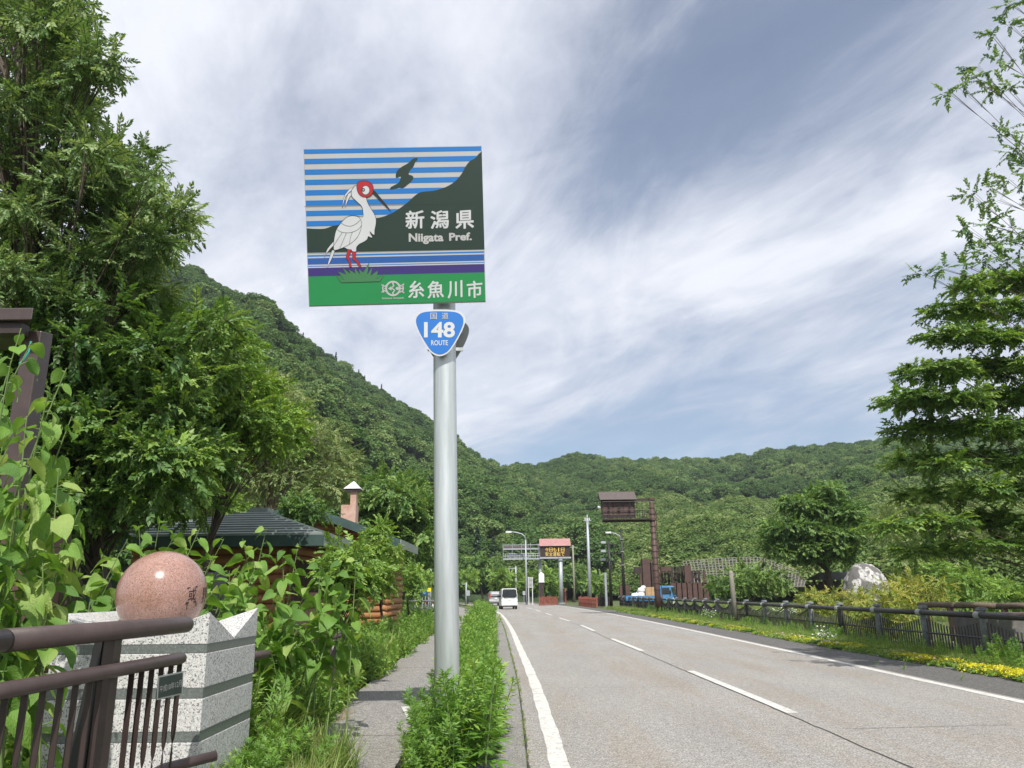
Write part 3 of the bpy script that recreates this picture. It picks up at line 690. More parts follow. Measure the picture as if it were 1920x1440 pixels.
# sign plane: leans a little forward
Yb, Yt = 8.08, 7.80
c0 = P(745, 570, Yb); c1 = P(736, 277, Yt)
sn = Vector((0, c0.z - c1.z, -(c0.y - c1.y))).normalized()
if sn.y > 0: sn = -sn
def onplane(x, y, off=0.):
    d = Vector(ray(x, y)); o = Vector((0, 0, CAMH)); p0 = c0 + sn * off
    return o + d * ((p0 - o).dot(sn) / d.dot(sn))
def SP(cx, cy, off): return onplane(540 + cx / 3.2, 250 + cy / 3.2, off)
SC4 = [(92, 94), (1162, 75), (1187, 1010), (125, 1037)]       # sign corners
def su(u, v):   # u across, v down in 0..1 -> traced coordinates
    a = [SC4[0][i] + (SC4[1][i] - SC4[0][i]) * u for i in (0, 1)]; c = [SC4[3][i] + (SC4[2][i] - SC4[3][i]) * u for i in (0, 1)]
    return (a[0] + (c[0] - a[0]) * v, a[1] + (c[1] - a[1]) * v)
b = MB(); f4 = [SP(*p, 0) for p in SC4]; k4 = [p - sn * .035 for p in f4]
b.hexa([k4[0], k4[1], k4[2], k4[3], f4[0], f4[1], f4[2], f4[3]]); PANEL = b.build('sign_panel', M['alu'], SG)
def art(name, pts2, mt, lay, par=PANEL, faces=None, mapf=SP):
    b = MB()
    v, f = (pts2, faces) if faces is not None else fill2d(pts2)
    b.add([mapf(p[0], p[1], .0015 + lay * .0012) for p in v], f)
    # make all faces look at the viewer
    ff = []
    for q in b.f:
        n_ = (b.v[q[1]] - b.v[q[0]]).cross(b.v[q[2]] - b.v[q[0]]); ff.append(q if n_.y < 0 else q[::-1])
    b.f = ff; return b.build(name, mt, par)
def quadu(name, u0, v0, u1, v1, mt, lay): return art(name, [su(u0, v0), su(u1, v0), su(u1, v1), su(u0, v1)], mt, lay)
quadu('pale_ground', .003, .003, .997, .665, S['pale'], 0)
nst = 7.5; h_ = .033
rows = [0.003, .063, .131, .196, .2625, .3285, .394, .459]
for i, v0 in enumerate(rows): quadu('blue_stripe', .003, v0, .997, v0 + (.029 if i == 0 else .0345), S['blue'], 1)
hill = [(1162, 108), (1140, 128), (1122, 150), (1090, 168), (1065, 200), (1040, 245), (1000, 290), (940, 325), (870, 345), (800, 352), (760, 375), (720, 412), (670, 450), (620, 480), (560, 503), (500, 512), (420, 530), (330, 545), (270, 555), (220, 572), (160, 573), (111, 568), (115, 716), (1179, 695)]
v, f = ribbon2d([(98, 440), (1170, 418)], 2.2); art('panel_seam', v, S['char'], 3.2, PANEL, f)
art('mountain_shape', smoothpoly(hill[:-3], False, 3) + [(112, 570), (116, 716), (1179, 695)], S['dgreen'], 2)
isl = [(776, 148), (750, 152), (722, 178), (690, 196), (664, 215), (650, 235), (646, 258), (652, 268), (664, 262), (677, 260), (674, 274), (664, 296), (640, 310), (618, 322), (612, 336), (640, 334), (665, 326), (690, 328), (712, 312), (730, 298), (748, 278), (752, 262), (742, 252), (724, 246), (732, 222), (752, 200), (764, 172), (776, 160)]
art('island_shape', smoothpoly(isl, True, 3), S['dgreen'], 2)
quadu('purple_band', .003, .758, .997, .812, S['purple'], 2)
for v0, v1, mt in ((.668, .676, 'pale'), (.676, .687, 'blue'), (.687, .696, 'pale'), (.696, .737, 'midblue'), (.737, .745, 'pale'), (.745, .7505, 'blue'), (.7505, .758, 'pale')):
    quadu('water_stripe', .003, v0, .997, v1, S[mt], 2.2)
quadu('green_band', .003, .812, .997, .997, S['green'], 2)
def IB(p): return ((600 + p[0] / 5.76 - 540) * 3.2, (300 + p[1] / 5.76 - 250) * 3.2)
BIRD = thing  # placeholder name, replaced below
body = [(395, 275), (350, 310), (336, 350), (345, 395), (372, 425), (410, 460), (445, 495), (462, 540), (464, 610), (420, 608), (355, 600), (300, 612), (262, 640), (225, 680), (180, 745), (158, 820), (148, 895), (150, 972), (180, 970), (250, 950), (272, 950), (300, 965), (338, 968), (345, 985), (390, 988), (394, 945), (425, 908), (480, 880), (510, 855), (522, 825), (545, 836), (567, 834), (548, 800), (540, 772), (565, 800), (588, 806), (590, 760), (602, 700), (605, 640), (590, 590), (555, 530), (515, 460), (498, 400), (480, 330)]
bs = [IB(p) for p in smoothpoly(body, True, 3)]
bird = art('bird_picture', bs, S['white'], 4)
def sub(name, pts, mt, lay, faces=None): return art(name, pts, mt, lay, PANEL, faces)
def line(name, pts, wd, lay=5.5, closed=False, sm=True, mt='black', taper=False):
    q = smoothpoly(pts, closed, 4) if sm else pts
    v, f = ribbon2d([IB(p) for p in q], wd, closed, taper); return sub(name, v, S[mt], lay, f)
line('bird_outline', body, 2.3, closed=True)
tl1 = [(148, 880), (110, 920), (80, 960), (60, 1010), (44, 1058), (70, 1010), (110, 960), (150, 920)]
tl2 = [(130, 975), (108, 1040), (90, 1100), (78, 1165), (110, 1100), (140, 1040), (162, 972)]
for tl in (tl1, tl2):
    sub('tail_feather', [IB(p) for p in tl], S['white'], 3.8); line('feather_outline', tl, 2, 4.0, True, False)
line('wing_line', [(355, 600), (300, 612), (262, 640), (225, 680), (180, 745), (158, 820), (148, 895), (152, 972), (215, 960), (315, 912), (390, 850), (430, 780), (450, 700), (438, 640), (405, 610), (355, 600)], 2)
line('wing_line', [(232, 682), (280, 708), (340, 712), (395, 685), (435, 645)], 1.8)
line('wing_line', [(185, 750), (230, 778), (290, 786), (350, 778), (410, 750), (450, 705)], 1.8)
for a in ([(240, 785), (195, 850), (152, 920)], [(285, 790), (250, 870), (210, 962)], [(350, 780), (328, 840), (318, 912)]): line('wing_line', a, 1.8)
for a in ([(375, 285), (320, 310), (272, 370), (250, 430), (240, 520), (256, 460), (275, 400), (300, 365), (340, 330)], [(345, 335), (300, 370), (280, 440), (272, 512), (292, 460), (315, 410), (342, 372)]):
    sub('crest_feather', [IB(p) for p in a], S['white'], 3.9); line('crest_line', a, 1.8, 4.1, True, False)
circ = lambda cx, cy, rx, ry, n=28: [(cx + rx * math.cos(i / n * 6.2832), cy + ry * math.sin(i / n * 6.2832)) for i in range(n)]
face = [(440, 225), (520, 228), (568, 270), (576, 320), (560, 370), (515, 398), (460, 395), (420, 365), (398, 310), (402, 255)]
sub('red_face', [IB(p) for p in smoothpoly(face, True, 3)], S['red'], 6); line('face_outline', face, 2.5, 7, True)
sub('eye_ring', [IB(p) for p in circ(493, 326, 44, 50)], S['black'], 7.2); sub('eye_white', [IB(p) for p in circ(493, 326, 40, 46)], S['white'], 8)
sub('pupil', [IB(p) for p in circ(466, 322, 19, 20)], S['black'], 9); sub('pupil_glint', [IB(p) for p in circ(467, 322, 7, 8)], S['white'], 10)
sub('beak', [IB(p) for p in [(570, 318), (600, 340), (640, 390), (700, 460), (776, 562), (730, 522), (660, 452), (600, 390), (568, 358)]], S['black'], 6.5)
for lg in ([(300, 962), (288, 1010), (280, 1055), (308, 1090), (318, 1152), (340, 1156), (334, 1100), (312, 1050), (326, 1010), (340, 968)], [(346, 992), (350, 1040), (352, 1072), (390, 1100), (420, 1148), (448, 1150), (420, 1098), (384, 1062), (386, 1020), (390, 988)]):
    sub('leg', [IB(p) for p in lg], S['red'], 5.8); line('leg_outline', lg, 2, 6.4, True, False)
tuft = [(160, 1235), (230, 1325), (648, 1312), (706, 1218), (612, 1285), (628, 1188), (548, 1245), (566, 1152), (512, 1235), (530, 1108), (466, 1212), (424, 1178), (428, 1230), (372, 1155), (382, 1222), (306, 1175), (326, 1225), (240, 1155), (282, 1235), (190, 1202), (262, 1295)]
sub('grass_tuft', [IB(p) for p in tuft], S['tuft'], 4); line('tuft_outline', tuft, 2, 5, True, False)
def lettering(name, s, quad, mt, lay, off=.0, par=PANEL, mapf=SP, space=1.0, fat=0.):
    v, f = text2d(s, off, space); (x0, y0), (x1, y1), (x2, y2), (x3, y3) = quad     # TL TR BR BL
    pts = []
    for a, c in v:
        c = 1 - c; tx, ty = x0 + (x1 - x0) * a, y0 + (y1 - y0) * a; ux, uy = x3 + (x2 - x3) * a, y3 + (y2 - y3) * a
        pts.append((tx + (ux - tx) * c, ty + (uy - ty) * c))
    if fat:
        P2 = []; F2 = []; k = len(pts); b = MB()
        for q in range(9):
            dx, dy = (0, 0) if q == 8 else (fat * math.cos(q * .7854), fat * math.sin(q * .7854))
            b.add([mapf(p[0] + dx, p[1] + dy, .0015 + lay * .0012 + q * .00012) for p in pts], f)
        ff = []
        for t in b.f:
            n_ = (b.v[t[1]] - b.v[t[0]]).cross(b.v[t[2]] - b.v[t[0]]); ff.append(t if n_.y < 0 else t[::-1])
        b.f = ff; return b.build(name, mt, par)
    return art(name, pts, mt, lay, par, f, mapf)
for ch, x0, x1 in (('新', 704, 818), ('潟', 853, 965), ('県', 1003, 1116)): lettering('prefecture_name', ch, [(x0 + 3, 468), (x1 - 3, 461), (x1 - 2, 567), (x0 + 4, 573)], S['white'], 4, 0, fat=2.6)
lettering('latin_name', 'Niigata', [(724, 600), (932, 597), (933, 663), (725, 666)], S['pale'], 4, .034)
lettering('latin_name', 'Pref.', [(966, 597), (1102, 594), (1103, 642), (967, 646)], S['pale'], 4, .034)
for ch, x0, x1 in (('糸', 720, 817), ('魚', 836, 935), ('川', 957, 1046), ('市', 1072, 1166)): lettering('city_name', ch, [(x0 + 2, 890), (x1 - 2, 882), (x1 - 1, 982), (x0 + 3, 990)], S['white'], 4, 0, fat=2.0)
lettering('park_name', 'Itoigawa Geopark', [(565, 984), (696, 981), (696, 995), (565, 998)], S['pale'], 4, .02)
c_ = [(630 + 41 * math.cos(a), 931 + 41 * math.sin(a)) for a in np.linspace(0, 6.2832, 37)[:-1]]
v, f = ribbon2d(c_, 11, True); art('emblem', v, S['pale'], 4, PANEL, f)
for a, wd in (([(562, 908), (574, 920), (590, 912)], 7), ([(562, 955), (574, 942), (592, 950)], 7), ([(572, 908), (568, 930), (574, 955)], 8), ([(696, 902), (684, 918), (670, 910)], 7), ([(697, 958), (684, 946), (670, 955)], 7), ([(686, 905), (692, 930), (686, 955)], 8), ([(628, 895), (634, 915), (622, 928), (640, 942), (628, 958), (634, 972)], 9), ([(578, 931), (592, 931)], 8), ([(670, 931), (688, 931)], 8)):
    v, f = ribbon2d(a, wd); art('emblem', v, S['pale'], 4.3, PANEL, f)
art('emblem', [(600, 932), (620, 918), (622, 944)], S['pale'], 4.5); art('emblem', circ(656, 931, 10, 10, 14), S['pale'], 4.5)
# channels and clamps behind the panel
for v_ in (.2, .5, .8):
    a, c = SP(*su(.03, v_), -.055), SP(*su(.97, v_), -.055); b = MB(); b.beam(a, c, .05, .035); b.build('back_channel', M['galv'], SG)
    q = pax(SP(*su(.8, v_), 0).z); b = MB(); b.tube([q - Vector((0, 0, .03)), q + Vector((0, 0, .03))], .14, 24); b.build('clamp', M['galv'], SG)
    b = MB(); b.box((q.x, (q.y - .13 + a.y + .02) / 2, q.z), (.12, max(.02, abs(q.y - .13 - a.y - .02)), .05)); b.build('bracket', M['galv'], SG)

# route shields
def shield_outline(cx, cy, w_, h_, n=8):
    base = [(-.5, -.30), (-.44, -.42), (-.30, -.485), (0, -.5), (.30, -.485), (.44, -.42), (.5, -.30), (.47, -.13), (.36, .12), (.22, .36), (.12, .46), (0, .5), (-.12, .46), (-.22, .36), (-.36, .12), (-.47, -.13)]
    return [(cx + p[0] * w_, cy + p[1] * h_) for p in smoothpoly(base, True, 3)]
def make_shield(name, label, cx, cy, w_, h_, Y, face_text, tilt=0):
    T = thing(name, label, 'route sign', tuple(P(cx, cy, Y)))
    mp = lambda x, y, off: P(x, y, Y - off)
    o = shield_outline(cx, cy, w_, h_); b = MB(); n = len(o); v, f = fill2d(o)
    b.add([mp(*p, 0) for p in o] + [mp(*p, -.02) for p in o], [(i, (i + 1) % n, n + (i + 1) % n, n + i) for i in range(n)] + f + [tuple(i + n for i in t)[::-1] for t in f])
    pl = b.build('shield_plate', M['alu'] if not face_text else S['white'], T)
    return T, pl, mp
T, pl, mp = make_shield('route_shield', 'blue and white rounded triangle route 148 sign on the front of the tall post', 824.5, 624, 96, 87.5, 8.10, True)
art('shield_face', shield_outline(824.5, 624, 89, 81), S['shield'], 1, pl, None, mp)
q_ = lambda x0, y0, x1, y1: [(x0, y0), (x1, y0), (x1, y1), (x0, y1)]
lettering('route_word', '国', q_(807, 586.5, 819, 598.5), S['pale'], 3, 0, pl, mp, fat=.12); lettering('route_word', '道', q_(828.5, 586, 840.5, 598), S['pale'], 3, 0, pl, mp, fat=.12)
lettering('route_number', '148', q_(795, 603.5, 853, 633), S['white'], 3, .03, pl, mp); lettering('route_word', 'ROUTE', q_(808.5, 638, 840, 647.5), S['white'], 3, .012, pl, mp)
for y_ in (608, 640): 
    q = pax(P(824, y_, 8.3).z); b = MB(); b.tube([q - Vector((0, 0, .025)), q + Vector((0, 0, .025))], .134, 24); b.build('clamp', M['galv'], T)
    b = MB(); b.box((q.x, 8.15, q.z), (.1, .05, .05)); b.build('bracket', M['galv'], T)
T, pl, mp = make_shield('route_shield', 'unpainted grey back of a second route sign on the tall post', 835, 643, 89, 86, 8.47, False)
for y_ in (622, 655):
    b = MB(); b.beam(P(802, y_, 8.43), P(868, y_, 8.43), .03, .04); b.build('back_channel', M['galv'], T)

# ------------------------------------------------------------------ granite monument with polished ball
x0, x1, y0, y1 = -3.07, -2.16, 5.38, 6.38
MO = thing('granite_monument', 'square grey granite pedestal with dark stripes and a notched top beside the brown handrail', 'monument', ((x0 + x1) / 2, (y0 + y1) / 2, 0))
fr = P(386, 1148, y0); x1 = P(386, 1240, y0).x; x0 = P(97, 1212, y0).x
zz = lambda yy: P(382, yy, y0).z
lv = [-.1, zz(1392), zz(1372), zz(1310), zz(1290), zz(1225), zz(1207)]
for i in range(6):
    d = .003 if i % 2 else 0
    b = MB(); b.box2((x0 + d, y0 + d, lv[i]), (x1 - d, y1 - d, lv[i + 1] - .0005)); b.build('granite_band' if i % 2 else 'granite_course', M['granite_band'] if i % 2 else M['granite'], MO, bevel=.004)
zl = lv[6]; zh = P(386, 1148, y0).z; xm, ym = (x0 + x1) / 2, (y0 + y1) / 2
b = MB(); V = [(x0, y0, zl), (x1, y0, zl), (x1, y1, zl), (x0, y1, zl), (x0, y0, zh), (x1, y0, zh), (x1, y1, zh + .01), (x0, y1, zh), (xm, y0, zl + .012), (x1, ym, zl + .012), (xm, ym, zl + .004), (xm, y1, zl + .012)]
b.add(V, [(3, 2, 1, 0), (0, 8, 4), (0, 1, 8), (1, 5, 8), (1, 9, 5), (1, 2, 9), (2, 6, 9), (2, 11, 6), (2, 3, 11), (3, 7, 11), (0, 4, 7, 3), (4, 8, 10), (8, 5, 10), (5, 9, 10), (9, 6, 10), (6, 11, 10), (11, 7, 10), (7, 4, 10)])
b.build('notched_top', M['granite'], MO)
bc = P(304, 1114, 5.9); br = .313
BA = thing('granite_ball', 'polished pink granite ball with carved black writing resting on the granite pedestal', 'stone ball', tuple(bc))
b = MB(); nn_ = 48; prof = [(br * math.sin(math.pi * i / 32) + 1e-5, -br * math.cos(math.pi * i / 32)) for i in range(33)]
b.lathe(bc, prof, 64); ballo = b.build('ball', M['ball'], BA, True)
def ballmap(x, y, off):
    d = Vector(ray(x, y)).normalized(); o = Vector((0, 0, CAMH)); oc = o - bc; bb = oc.dot(d); c = oc.dot(oc) - (br + .0015) ** 2; disc = bb * bb - c
    return o + d * (-bb - math.sqrt(max(disc, 0)))
def wrap_text(s, cx, cy, wdeg, hdeg, off):
    # lay the letters on the ball by angle
    v, f = text2d(s, 0); p0 = ballmap(cx, cy, 0) - bc; lon0 = math.atan2(p0.y, p0.x); lat0 = math.asin(p0.z / p0.length); b = MB(); pts = []
    for a, c in v:
        lon = lon0 + R_(wdeg) * (a - .5) ; lat = lat0 + R_(hdeg) * (c - .5) + R_(wdeg) * (a - .5) * .12; q = br + .0015
        pts.append((lon, lat))
    for k in range(5):
        dl, dt = ((0, 0), (.007, 0), (-.007, 0), (0, .005), (0, -.005))[k]; q = br + .0015 + k * .0002
        b.add([bc + Vector((q * math.cos(la_ + dt) * math.cos(lo + dl), q * math.cos(la_ + dt) * math.sin(lo + dl), q * math.sin(la_ + dt))) for lo, la_ in pts], f); return b.build('carved_character', S['black'], BA)
wrap_text('國', 361, 1116, 17, 22, .03); wrap_text('界', 384.5, 1116, 19, 21, .03)
for xs in ([(352, 1129), (350.5, 1136), (350, 1143)], [(368, 1130), (367.5, 1136)]):
    v, f = ribbon2d(xs, 1.2); b = MB(); b.add([ballmap(p[0], p[1], 0) for p in v], f); b.build('paint_drip', S['black'], BA)

# ------------------------------------------------------------------ brown handrail
HR = thing('handrail', 'brown steel handrail with twisted flat balusters in front of the granite pedestal', 'railing', (-2.05, 4.1, 0))
ta, tb = P(0, 1203, 3.2), P(352, 1170, 4.8); ta.z = tb.z = (ta.z + tb.z) / 2; dd = (tb - ta); td = dd.normalized()
b = MB(); b.tube([ta - td * 1.6, ta + td * .01], .046, 24); b.build('top_rail', M['brown_steel'], HR, True)
s0 = ta + td * .022; endp = tb
b = MB(); pts = [s0, endp - td * .03, endp - td * .012, endp, endp + td * .006]; b.tube(pts, [.047, .047, .044, .030, .006], 28); b.build('top_rail', M['brown_steel'], HR, True)
b = MB(); b.tube([ta + td * .008, ta + td * .024], .0445, 24); b.build('rail_joint', M['black'], HR, True)
la, lb = P(0, 1296, 3.2), P(342, 1234, 4.75); la.z = lb.z = (la.z + lb.z) / 2; ld = (lb - la).normalized()
b = MB(); b.tube([la - ld * 1.6, lb - ld * .03, lb - ld * .01, lb, lb + ld * .006], [.034, .034, .031, .02, .004], 20); b.build('lower_rail', M['brown_steel'], HR, True)
ba = P(200, 1478, 4.05); bb_ = P(395, 1397, 5.0); ba.z = bb_.z = .52
b = MB(); b.tube([Vector((la.x, 1.8, .52)), Vector((-2.05, 4.2, .52)), Vector((-2.06, 4.9, .53)), Vector((bb_.x, 5.1, .56))], .03, 16); b.build('bottom_rail', M['brown_steel'], HR, True)
tw = ([3.0, 3.2, 3.4, 3.5, 3.7, 4.0, 4.25, 4.5, 4.75, 4.9], [.88, .86, .81, .76, .66, .60, .61, .645, .70, .72])
def baluster(p):
    zt = la.z - .01; zk = float(np.interp(p.y, *tw)); b = MB(); w_, t_ = .0135, .004
    secs = [(zt, w_, t_), (zk + .14, w_, t_), (zk + .07, w_ * .95, t_), (zk + .03, w_ * .65, t_), (zk, .0018, .0018), (zk - .03, t_ * .7, w_ * .4), (zk - .07, t_, w_ * .55), (zk - .12, t_, w_ * .6), (.53, t_, w_ * .6)]
    secs = [s_ for s_ in secs if s_[0] >= .53]
    V = []; F = []
    for z, a, c in secs:
        # wide across the view direction at the top, turned a quarter below the pinch
        V += [(p.x - a, p.y - c, z), (p.x + a, p.y - c, z), (p.x + a, p.y + c, z), (p.x - a, p.y + c, z)]
    for i in range(len(secs) - 1):
        for j in range(4): F.append((i * 4 + j, (i + 1) * 4 + j, (i + 1) * 4 + (j + 1) % 4, i * 4 + (j + 1) % 4))
    F += [(0, 1, 2, 3)]
    b.add(V, F); return b.build('baluster', M['brown_dark'], HR)
for xp in (-60, -22, 12, 49, 83, 116, 144, 171, 190, 248.5, 267, 286, 304, 322, 338):
    # where the sight line at this column meets the rail
    t = 0.5
    for _ in range(30):
        q = la + ld * (t * 3.0 - .5); d = q - Vector((0, 0, CAMH)); cx_ = 960 + FPX * d.dot(Vector(_R)) / d.dot(Vector(_F)); 
        t += (xp - cx_) / 900.
    baluster(q)
pc = la + ld * 0; t = 0.5
for _ in range(30):
    q = la + ld * (t * 3.0 - .5); d = q - Vector((0, 0, CAMH)); cx_ = 960 + FPX * d.dot(Vector(_R)) / d.dot(Vector(_F)); t += (222 - cx_) / 900.
X, Y = q.x - .075, q.y + .02; zt = ta.z - .03
b = MB(); b.hexa([(X - .17, Y - .075, 0), (X - .03, Y - .075, 0), (X - .03, Y + .075, 0), (X - .17, Y + .075, 0), (X - .045, Y - .05, zt), (X - .005, Y - .05, zt), (X - .005, Y + .05, zt), (X - .045, Y + .05, zt)]); b.build('post', M['black'], HR, bevel=.004)  # left part of the post in black: underside shading put into the colour
b = MB(); b.hexa([(X - .03, Y - .05, 0), (X + .055, Y - .05, 0), (X + .055, Y + .03, 0), (X - .03, Y + .03, 0), (X - .002, Y - .045, zt), (X + .055, Y - .045, zt), (X + .055, Y + .03, zt), (X - .002, Y + .03, zt)]); b.build('post_flange', M['brown_steel'], HR, bevel=.004)
xpl = P(320, 1285, 4.55).x + .03
PLQ = thing('date_plaque', 'small dark plaque with a white date in a silver frame fixed to the handrail balusters', 'plaque', tuple(PX(320, 1285, xpl)))
def PLM(x, y, off): return PX(x, y, xpl + off)
o4 = [(296, 1268), (344.5, 1258), (342, 1301.5), (293.5, 1313)]; i4 = [(299, 1270.5), (342.5, 1261.5), (340.3, 1299.3), (296.5, 1309.5)]
b = MB(); b.hexa([PLM(*p, -.018) for p in o4] + [PLM(*p, 0) for p in o4]); fm = b.build('plaque_frame', M['alu'], PLQ)
b = MB(); b.add([PLM(*p, .0015) for p in i4], [(0, 3, 2, 1)]); pf = b.build('plaque_face', M['plaque'], PLQ)
v, f = text2d('平成10年12月', .0); (a0, b0), (a1, b1), (a2, b2), (a3, b3) = (299, 1287), (341, 1273.5), (340.5, 1287), (299, 1299)
pts = []
for a, c in v:
    c = 1 - c; tx, ty = a0 + (a1 - a0) * a, b0 + (b1 - b0) * a; ux, uy = a3 + (a2 - a3) * a, b3 + (b2 - b3) * a; pts.append(PLM(tx + (ux - tx) * c, ty + (uy - ty) * c, .003))
b = MB(); b.add(pts, f); b.build('plaque_date', S['pale'], pf)
H2 = thing('handrail', 'broken stub of brown pipe rail in the weeds right of the granite pedestal', 'railing', tuple(P(480, 1230, 7)))
b = MB(); b.tube([P(455, 1234, 6.5), P(500, 1226, 7.3), P(506, 1225, 7.35)], [.036, .036, .02], 14); b.build('rail_pipe', M['brown_steel'], H2, True)
b = MB(); b.tube([P(462, 1262, 6.6), P(476, 1257, 6.9)], .03, 12); b.build('rail_pipe', M['brown_steel'], H2, True)
H3 = thing('handrail', 'brown rail end with a round post cap poking out of the cabin bushes', 'railing', tuple(P(625, 1190, 10.5)))
b = MB(); p = P(626, 1186, 10.5); b.cyl(p, .045, 0, p.z + .05, 14); b.build('post', M['brown_steel'], H3, True)
b = MB(); b.cyl(p, .055, p.z + .05, p.z + .075, 14); b.build('post_cap', M['brown_steel'], H3, True)
b = MB(); b.tube([P(618, 1196, 10.2), P(636, 1192, 10.4), P(641, 1188, 10.7)], .034, 12); b.build('rail_pipe', M['brown_steel'], H3, True)
# ------------------------------------------------------------------ log cabins
def log_wall(T, a, b_, z0, z1, name='log', h=.19, rr=.1):
    a = Vector((a[0], a[1], 0)); b_ = Vector((b_[0], b_[1], 0)); z = z0 + h / 2
    while z < z1:
        q = MB(); q.tube([a + Vector((0, 0, z)), b_ + Vector((0, 0, z))], rr, 8); q.build(name, M['log'], T, True); z += h
def hip_cabin():
    T = thing('log_cabin', 'orange log cabin under a low green pyramid roof behind the big-leaved plants', 'cabin', (-5.9, 17.5, 0))
    ex0, ex1, ey0, ey1 = -8.3, -3.68, 15.0, 20.0; ez = 2.62; ap = Vector((P(490, 957, 17.5).x, 17.5, P(490, 957, 17.5).z))
    wx0, wx1, wy0, wy1 = ex0 + .75, ex1 - .75, ey0 + .8, ey1 - .7
    for a, b_ in (((wx0 - .1, wy0), (wx1 + .1, wy0)), ((wx1, wy0 - .1), (wx1, wy1 + .1)), ((wx0, wy0), (wx0, wy1)), ((wx0, wy1), (wx1, wy1))): log_wall(T, a, b_, 0, 2.45)
    b = MB(); b.box2((wx0, wy0, 0), (wx1, wy1, 2.5)); b.build('inner_wall', M['door'], T)
    # roof courses: each one a thin overlapping slab ring
    n = 11; cs = [Vector((ex0, ey0, ez)), Vector((ex1, ey0, ez)), Vector((ex1, ey1, ez)), Vector((ex0, ey1, ez))]
    for i in range(n):
        t0, t1 = i / n, min(1, (i + 1.12) / n); b = MB(); lo = [c.lerp(ap, t0) + Vector((0, 0, .035)) for c in cs]; hi = [c.lerp(ap, t1 if t1 < .995 else .995) for c in cs]; bl = [c.lerp(ap, t0) - Vector((0, 0, .01)) for c in cs]
        b.add(bl + lo + hi, [(j, (j + 1) % 4, 4 + (j + 1) % 4, 4 + j) for j in range(4)] + [(4 + j, 4 + (j + 1) % 4, 8 + (j + 1) % 4, 8 + j) for j in range(4)]); b.build('roof_course', M['roof_green'], T)
    b = MB(); b.box((ap.x, ap.y, ap.z), (.4, .4, .08)); b.build('roof_cap', M['roof_green'], T)
    fz0, fz1 = ez - .22, ez - .012
    b = MB(); b.box2((ex0 - .02, ey0 - .02, fz0), (ex1 + .02, ey0 + .03, fz1)); b.build('fascia', M['fascia'], T)
    b = MB(); b.box2((ex1 - .03, ey0 + .032, fz0), (ex1 + .018, ey1, fz1)); b.build('fascia', M['fascia_pale'], T)
    b = MB(); b.box2((ex0, ey0 + .035, ez - .16), (ex1 - .035, ey1, ez - .12)); b.build('soffit', M['door'], T)
    dx = P(592, 1060, wy0).x; b = MB(); b.box2((dx - .32, wy0 - .13, .15), (dx + .2, wy0 - .08, 2.15)); d = b.build('door', M['door'], T)
    b = MB(); b.tube([(dx + .14, wy0 - .16, .9), (dx + .14, wy0 - .16, 1.25)], .015, 6); b.build('handle', M['alu'], d)
    b = MB(); b.box2((dx - .42, wy0 - .12, .1), (dx - .325, wy0 - .06, 2.25)); b.build('door_frame', M['brown_far'], T)
    b = MB(); b.box2((dx + .205, wy0 - .12, .1), (dx + .3, wy0 - .06, 2.25)); b.build('door_frame', M['brown_far'], T)
    b = MB(); b.box2((-6.6, wy0 - .13, 1.1), (-5.7, wy0 - .085, 1.95)); wn = b.build('window', M['glass'], T)
    b = MB(); b.box2((-6.7, wy0 - .14, 1.03), (-5.6, wy0 - .06, 1.098)); b.box2((-6.7, wy0 - .14, 1.952), (-5.6, wy0 - .06, 2.02)); b.build('window_frame', M['brown_far'], wn)
hip_cabin()
